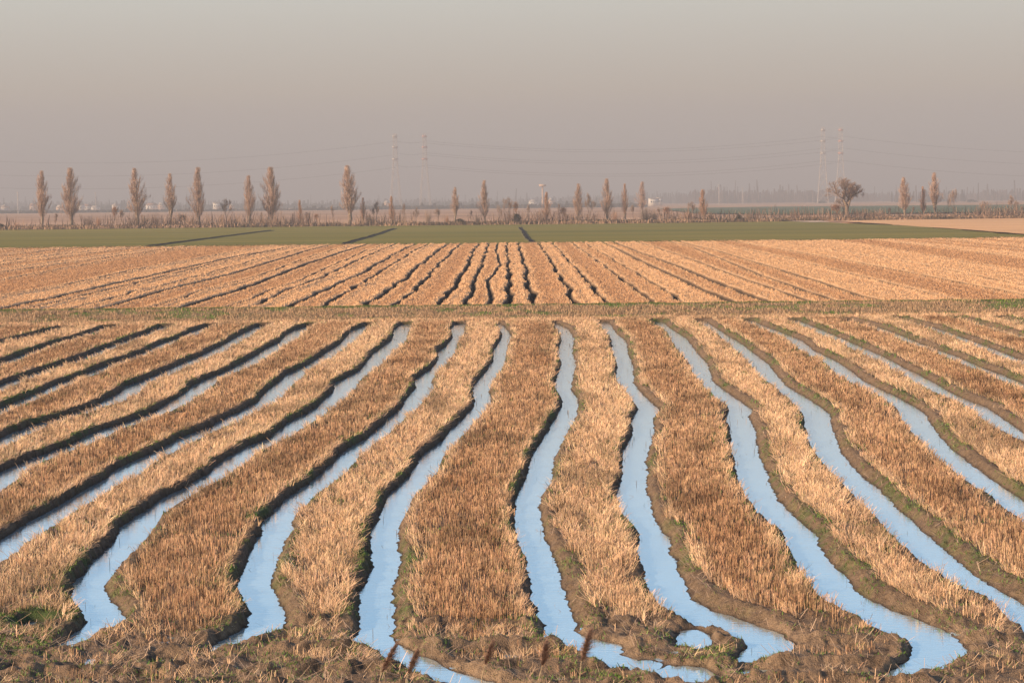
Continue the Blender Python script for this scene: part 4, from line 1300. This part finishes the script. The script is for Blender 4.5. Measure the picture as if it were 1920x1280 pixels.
HS = [
 (17, 380, 13, 8, 2800, M_wall_peach, M_roof_pale, True, 2, 'small peach gabled house at the far left edge of the photo', False),
 (3, 389, 12, 4, 2600, M_wall, M_roof_pale, False, 2, 'low white shed cut by the left edge of the photo', False),
 (15, 388, 13, 5, 2700, M_wall, M_roof_pale, False, 3, 'low white farm building below the peach gabled house', False),
 (69, 378, 10, 6, 3200, M_wall_peach, M_roof, False, 2, 'small house half hidden left of the first poplar', False),
 (121, 382, 14, 8, 2500, M_wall_peach, M_roof_pale, False, 2, 'peach house with a pale roof between the first two poplars', False),
 (158, 380, 11, 9, 2600, M_wall, M_roof_pale, False, 1, 'white square house just right of the second poplar', True),
 (171, 380, 13, 4, 3000, M_wall, M_roof, False, 3, 'long low reddish-roofed house right of the white square one', False),
 (186, 384, 13, 3, 2900, M_wall, M_roof_pale, False, 2, 'long thin white roofed barn left of the two slender saplings', False),
 (224, 377, 12, 7, 2700, M_wall, M_roof_pale, True, 2, 'white gabled house above the two slender saplings', False),
 (246, 386, 7, 4, 2900, M_wall_peach, M_roof, False, 1, 'tiny peach shed left of the third poplar', False),
 (291, 378, 18, 6, 3000, M_wall, M_roof, False, 4, 'long pale house right of the third poplar', False),
 (309, 377, 10, 7, 3000, M_wall_peach, M_roof_pale, False, 2, 'short pale house adjoining the long one, left of the fourth poplar', False),
 (412, 377, 11, 8, 2600, M_wall, M_roof_pale, False, 4, 'white house with a row of windows right of the fifth poplar', True),
 (440, 380, 7, 7, 2700, M_wall_peach, M_roof_pale, False, 1, 'small peach house behind the small upright bare tree', False),
 (730, 374, 10, 4, 3000, M_wall_peach, M_roof_pale, False, 2, 'low peach house left of the leftmost pylon', False),
 (1003, 372, 14, 5, 3300, M_wall, M_roof_pale, False, 3, 'faint long white house left of the flat-headed mast', False),
 (1036, 368, 9, 5, 2900, M_wall_peach, M_roof_pale, False, 2, 'small peach house right of the flat-headed mast', False),
 (1213, 371, 6, 5, 2700, M_wall_peach, M_roof_pale, False, 1, 'small peach annex beside the bright white building', False),
 (1227, 369, 15, 7, 2500, M_wall, M_roof_pale, False, 4, 'bright white building right of the hazy poplar', True),
 (1238, 367.5, 7, 5, 2650, M_wall, M_roof_pale, False, 2, 'raised end block at the right of the bright white building', True),
]
for h_ in HS: house(*h_)


# ------------------------------------------------------------------ far-off woods
def wood(name, label, x0, x1, y0, y1, n, hh, col, seed):
    r = np.random.default_rng(seed)
    x = r.uniform(x0, x1, n); y = r.uniform(y0, y1, n)
    big = fbm(x * .004 + seed, y * .001, 3, 3)
    k = r.random(n) < ss((big - .28) / .2); x, y, big = x[k], y[k], big[k]; n = len(x)
    H = r.uniform(.45, 1, n) * hh * (.4 + 1.1 * (big - .2)) * (1 + .8 * (r.random(n) < .04))
    Q = []
    W = r.uniform(2.5, 7, n)
    yaw = r.normal(0, .5, n)
    P = np.stack([x, y, np.full(n, -.3)], -1)
    D = np.stack([r.normal(0, .05, n), r.normal(0, .05, n), np.ones(n)], -1)
    V, _ = blades(P, H, W, D, yaw, .45)
    V2, _ = blades(P, H * .93, W, D, yaw + 1.5, .4)
    V = np.concatenate([V, V2])
    c = np.array(col) * r.uniform(.6, 1.3, (2 * n, 1))
    me = raw_mesh(name, V, np.arange(len(V)).reshape(-1, 4), M_straw, col=np.repeat(c, 4, 0))
    tag(link(name, me), label, kind='stuff')


wood('far_wood', 'hazy far-off woods along the horizon', -1700, 1700, 4300, 5600, 5200, 26, (.11, .085, .075), 2)
wood('far_wood', 'bluish far treeline low on the horizon at the left', -900, 200, 3300, 3900, 1700, 11, (.08, .085, .075), 5)
wood('far_hedge', 'thin dark hedge line crossing the plain in front of the far houses', -760, 150, 2180, 2260, 2600, 5, (.09, .08, .07), 12)
wood('far_wood', 'pinkish far-off wood behind the spreading tree at the right', 350, 1000, 3700, 4300, 1500, 30, (.17, .11, .09), 8)
wood('far_wood', 'taller hazy grove at the far right edge', 640, 1000, 2900, 3500, 900, 34, (.12, .09, .08), 9)
# low dark mounds beneath the pylons
for (u, Y, w, lab) in [(812, 2300, 36, 'low dark green thicket at the foot of the second pylon'), (1540, 3000, 26, 'low dark thicket at the foot of the third pylon'), (1820, 2700, 34, 'low bluish thicket far behind the small dark round tree')]:
    o = bpy.data.objects.new('thicket', DBUSH[0]); COL.objects.link(o); o.location = (at_dist(u, Y), Y, -.3)
    W = w / F * Y; o.scale = (W / 12, W / 30, .36); tag(o, lab, 'thicket', 'far dark thickets')

# ------------------------------------------------------------------ bank the camera stands on, with reeds
NR, NC = 60, 160
ys = np.linspace(-6, 25.8, NR); X, Y = np.meshgrid(np.linspace(-30, 30, NC), ys)
h = np.interp(Y, [-6, 2, 4.5, 23.5, 25.8], [5.35, 5.35, 5.1, .75, .1]) + .15 * (fbm(X * .7, Y * .7, 2, 3) - .5)
c = lerp((.20, .15, .08), (.14, .15, .06), fbm(X * .5, Y * .5, 1, 3))
me = raw_mesh('bank', np.stack([X, Y, h], -1).reshape(-1, 3), grid_faces(NR, NC), M_soil, col=c.reshape(-1, 3), smooth=True)
tag(link('embankment', me), 'grassy embankment sloping down to the rice field', kind='structure')


def reed(tip, plume_base, low, Y, label, seed):
    r = np.random.default_rng(seed)

    def pt(u, v): return np.array([at_dist(u, Y) * 1.0, Y, CH + (hor(u) - v) / F * Y])
    a, b_, c_ = pt(*tip), pt(*plume_base), pt(*low)
    gz = float(np.interp(Y, [-6, 2, 4.5, 23.5, 25.8], [5.35, 5.35, 5.1, .75, .1]))
    root = c_ + (c_ - b_) * .2; root[2] = gz - .02
    root[0] = c_[0] + (c_[0] - b_[0]) * 1.5
    e = bpy.data.objects.new('reed', None); COL.objects.link(e); e.location = root
    m = MB(); P = np.array([root, root * .45 + c_ * .55 + [.01, 0, 0], c_, b_, a]) - root
    m.tube(P, [.0045, .004, .0035, .0025, .001], 6)
    link('stem', m.mesh('stem', M_reed, True), e)
    Q = []
    axis = a - b_; L = np.linalg.norm(axis); ax = axis / L
    for i in range(900):
        t = r.random() ** .9; p = b_ - root + axis * t
        wd = .062 * math.sin(min(1, t * .85 + .12) * math.pi) ** .8 * (.7 + .6 * r.random())
        th = r.random() * 6.28
        lobe = .55 + .6 * math.sin(t * 17 + seed) ** 2
        d = np.array([math.cos(th) + .45, math.sin(th) * .8, 0]) * wd * lobe * r.uniform(.3, 1) + ax * r.uniform(.0, .05)
        q = p + d; w = r.uniform(.0008, .0022); s_ = np.array([w, 0, w * .3])
        Q.append([p - s_, p + s_, q + s_, q - s_])
    mb = MB(); mb.quads(Q)
    link('plume', mb.mesh('plume', M_plume), e)
    lf = MB()
    for i in range(2):
        z0 = P[1] + (P[2] - P[1]) * (.2 + .3 * i) - [0, 0, .35]
        sg = -1 if (i + seed) % 2 else 1
        pts = [z0, z0 + [sg * .06, 0, .14], z0 + [sg * .15, .02, .19], z0 + [sg * .25, .03, .14]]
        ws = [.008, .011, .007, .001]
        for j in range(3):
            A, B = np.array(pts[j]), np.array(pts[j + 1])
            lf.quads([[A - [0, 0, ws[j]], A + [0, 0, ws[j]], B + [0, 0, ws[j + 1]], B - [0, 0, ws[j + 1]]]])
    link('leaf', lf.mesh('leaf', M_reed), e)
    tag(e, label, 'reed', 'reed plumes at the bottom of the photo')


reed((731, 1221), (706, 1272), (702, 1284), 13.5, 'leftmost reed plume, wide and leaning right, by the ditch mouth', 1)
reed((772, 1234), (756, 1274), (752, 1285), 14, 'small reed plume, second from the left', 2)
reed((915, 1216), (902, 1257), (896, 1281), 14, 'reed plume leaning right on a pale stem over the central ditch outlet', 3)
reed((1017, 1219), (1011, 1258), (1005, 1281), 13, 'short fluffy upright reed plume, fourth from the left', 4)
reed((1101, 1195), (1085, 1250), (1082, 1281), 12.5, 'tallest dark reed plume at the right of the group', 5)

# ------------------------------------------------------------------ haze
hm = bpy.data.materials.new('haze'); hm.use_nodes = True
nt = hm.node_tree; nt.nodes.clear()
out = nt.nodes.new('ShaderNodeOutputMaterial'); pv = nt.nodes.new('ShaderNodeVolumePrincipled')
pv.inputs['Density'].default_value = .00042
pv.inputs['Color'].default_value = (.67, .67, .705, 1)
pv.inputs['Anisotropy'].default_value = 0
nt.links.new(pv.outputs['Volume'], out.inputs['Volume'])
mb = MB(); mb.box((0, 3990, 61), (8900, 8160, 124.0))
tag(link('haze', mb.mesh('haze', hm)), 'thin winter haze over the plain', kind='stuff')

# ------------------------------------------------------------------ light
SUN_EL = math.radians(23); SUN_AZ = math.radians(-116)     # azimuth from +Y, negative: to the left
sd = Vector((math.sin(SUN_AZ) * math.cos(SUN_EL), math.cos(SUN_AZ) * math.cos(SUN_EL), math.sin(SUN_EL)))
sl = bpy.data.lights.new('sun', 'SUN'); sl.energy = 5.0; sl.angle = math.radians(.5); sl.color = (1, .73, .48)
so = bpy.data.objects.new('sun', sl); COL.objects.link(so)
so.rotation_euler = sd.to_track_quat('Z', 'Y').to_euler(); so.location = (-60, -20, 60)

W = bpy.data.worlds.new('World'); S.world = W; W.use_nodes = True
nt = W.node_tree; bg = nt.nodes['Background']
sky = nt.nodes.new('ShaderNodeTexSky'); sky.sky_type = 'NISHITA'; sky.sun_disc = False
sky.sun_elevation = SUN_EL; sky.sun_rotation = SUN_AZ % (2 * math.pi)
sky.air_density = 1.0; sky.dust_density = 2.0; sky.ozone_density = 1.5
# winter haze layer low in the sky
tc = nt.nodes.new('ShaderNodeTexCoord'); sp = nt.nodes.new('ShaderNodeSeparateXYZ')
nt.links.new(tc.outputs['Generated'], sp.inputs[0])
mr = nt.nodes.new('ShaderNodeValToRGB'); cr = mr.color_ramp
cr.elements[0].position = 0; cr.elements[0].color = (3.7, 3.6, 3.5, 1)
cr.elements[1].position = 1; cr.elements[1].color = (.9, 1.9, 4.0, 1)
for p, c_ in ((.018, (4.0, 3.8, 3.55)), (.045, (4.6, 4.05, 3.6)), (.055, (5.0, 4.4, 3.7)), (.098, (5.7, 5.65, 5.1)), (.14, (5.3, 6.8, 8.5)), (.19, (3.9, 5.8, 7.8)), (.27, (3.2, 5.0, 7.1)), (.5, (1.7, 3.0, 5.2))):
    e = cr.elements.new(p); e.color = (*c_, 1)
nt.links.new(sp.outputs['Z'], mr.inputs['Fac'])
fac = nt.nodes.new('ShaderNodeMapRange'); fac.inputs['From Min'].default_value = .25; fac.inputs['From Max'].default_value = .45
fac.inputs['To Min'].default_value = 1; fac.inputs['To Max'].default_value = .4
nt.links.new(sp.outputs['Z'], fac.inputs['Value'])
mx = nt.nodes.new('ShaderNodeMix'); mx.data_type = 'RGBA'
nt.links.new(fac.outputs['Result'], mx.inputs[0])
nt.links.new(sky.outputs['Color'], mx.inputs[6]); nt.links.new(mr.outputs['Color'], mx.inputs[7])
nt.links.new(mx.outputs[2], bg.inputs['Color'])
bg.inputs['Strength'].default_value = .08

S.view_settings.view_transform = 'Standard'; S.view_settings.look = 'None'
S.view_settings.gamma = 1; S.view_settings.exposure = .5
S.cycles.max_bounces = 5; S.cycles.volume_bounces = 0
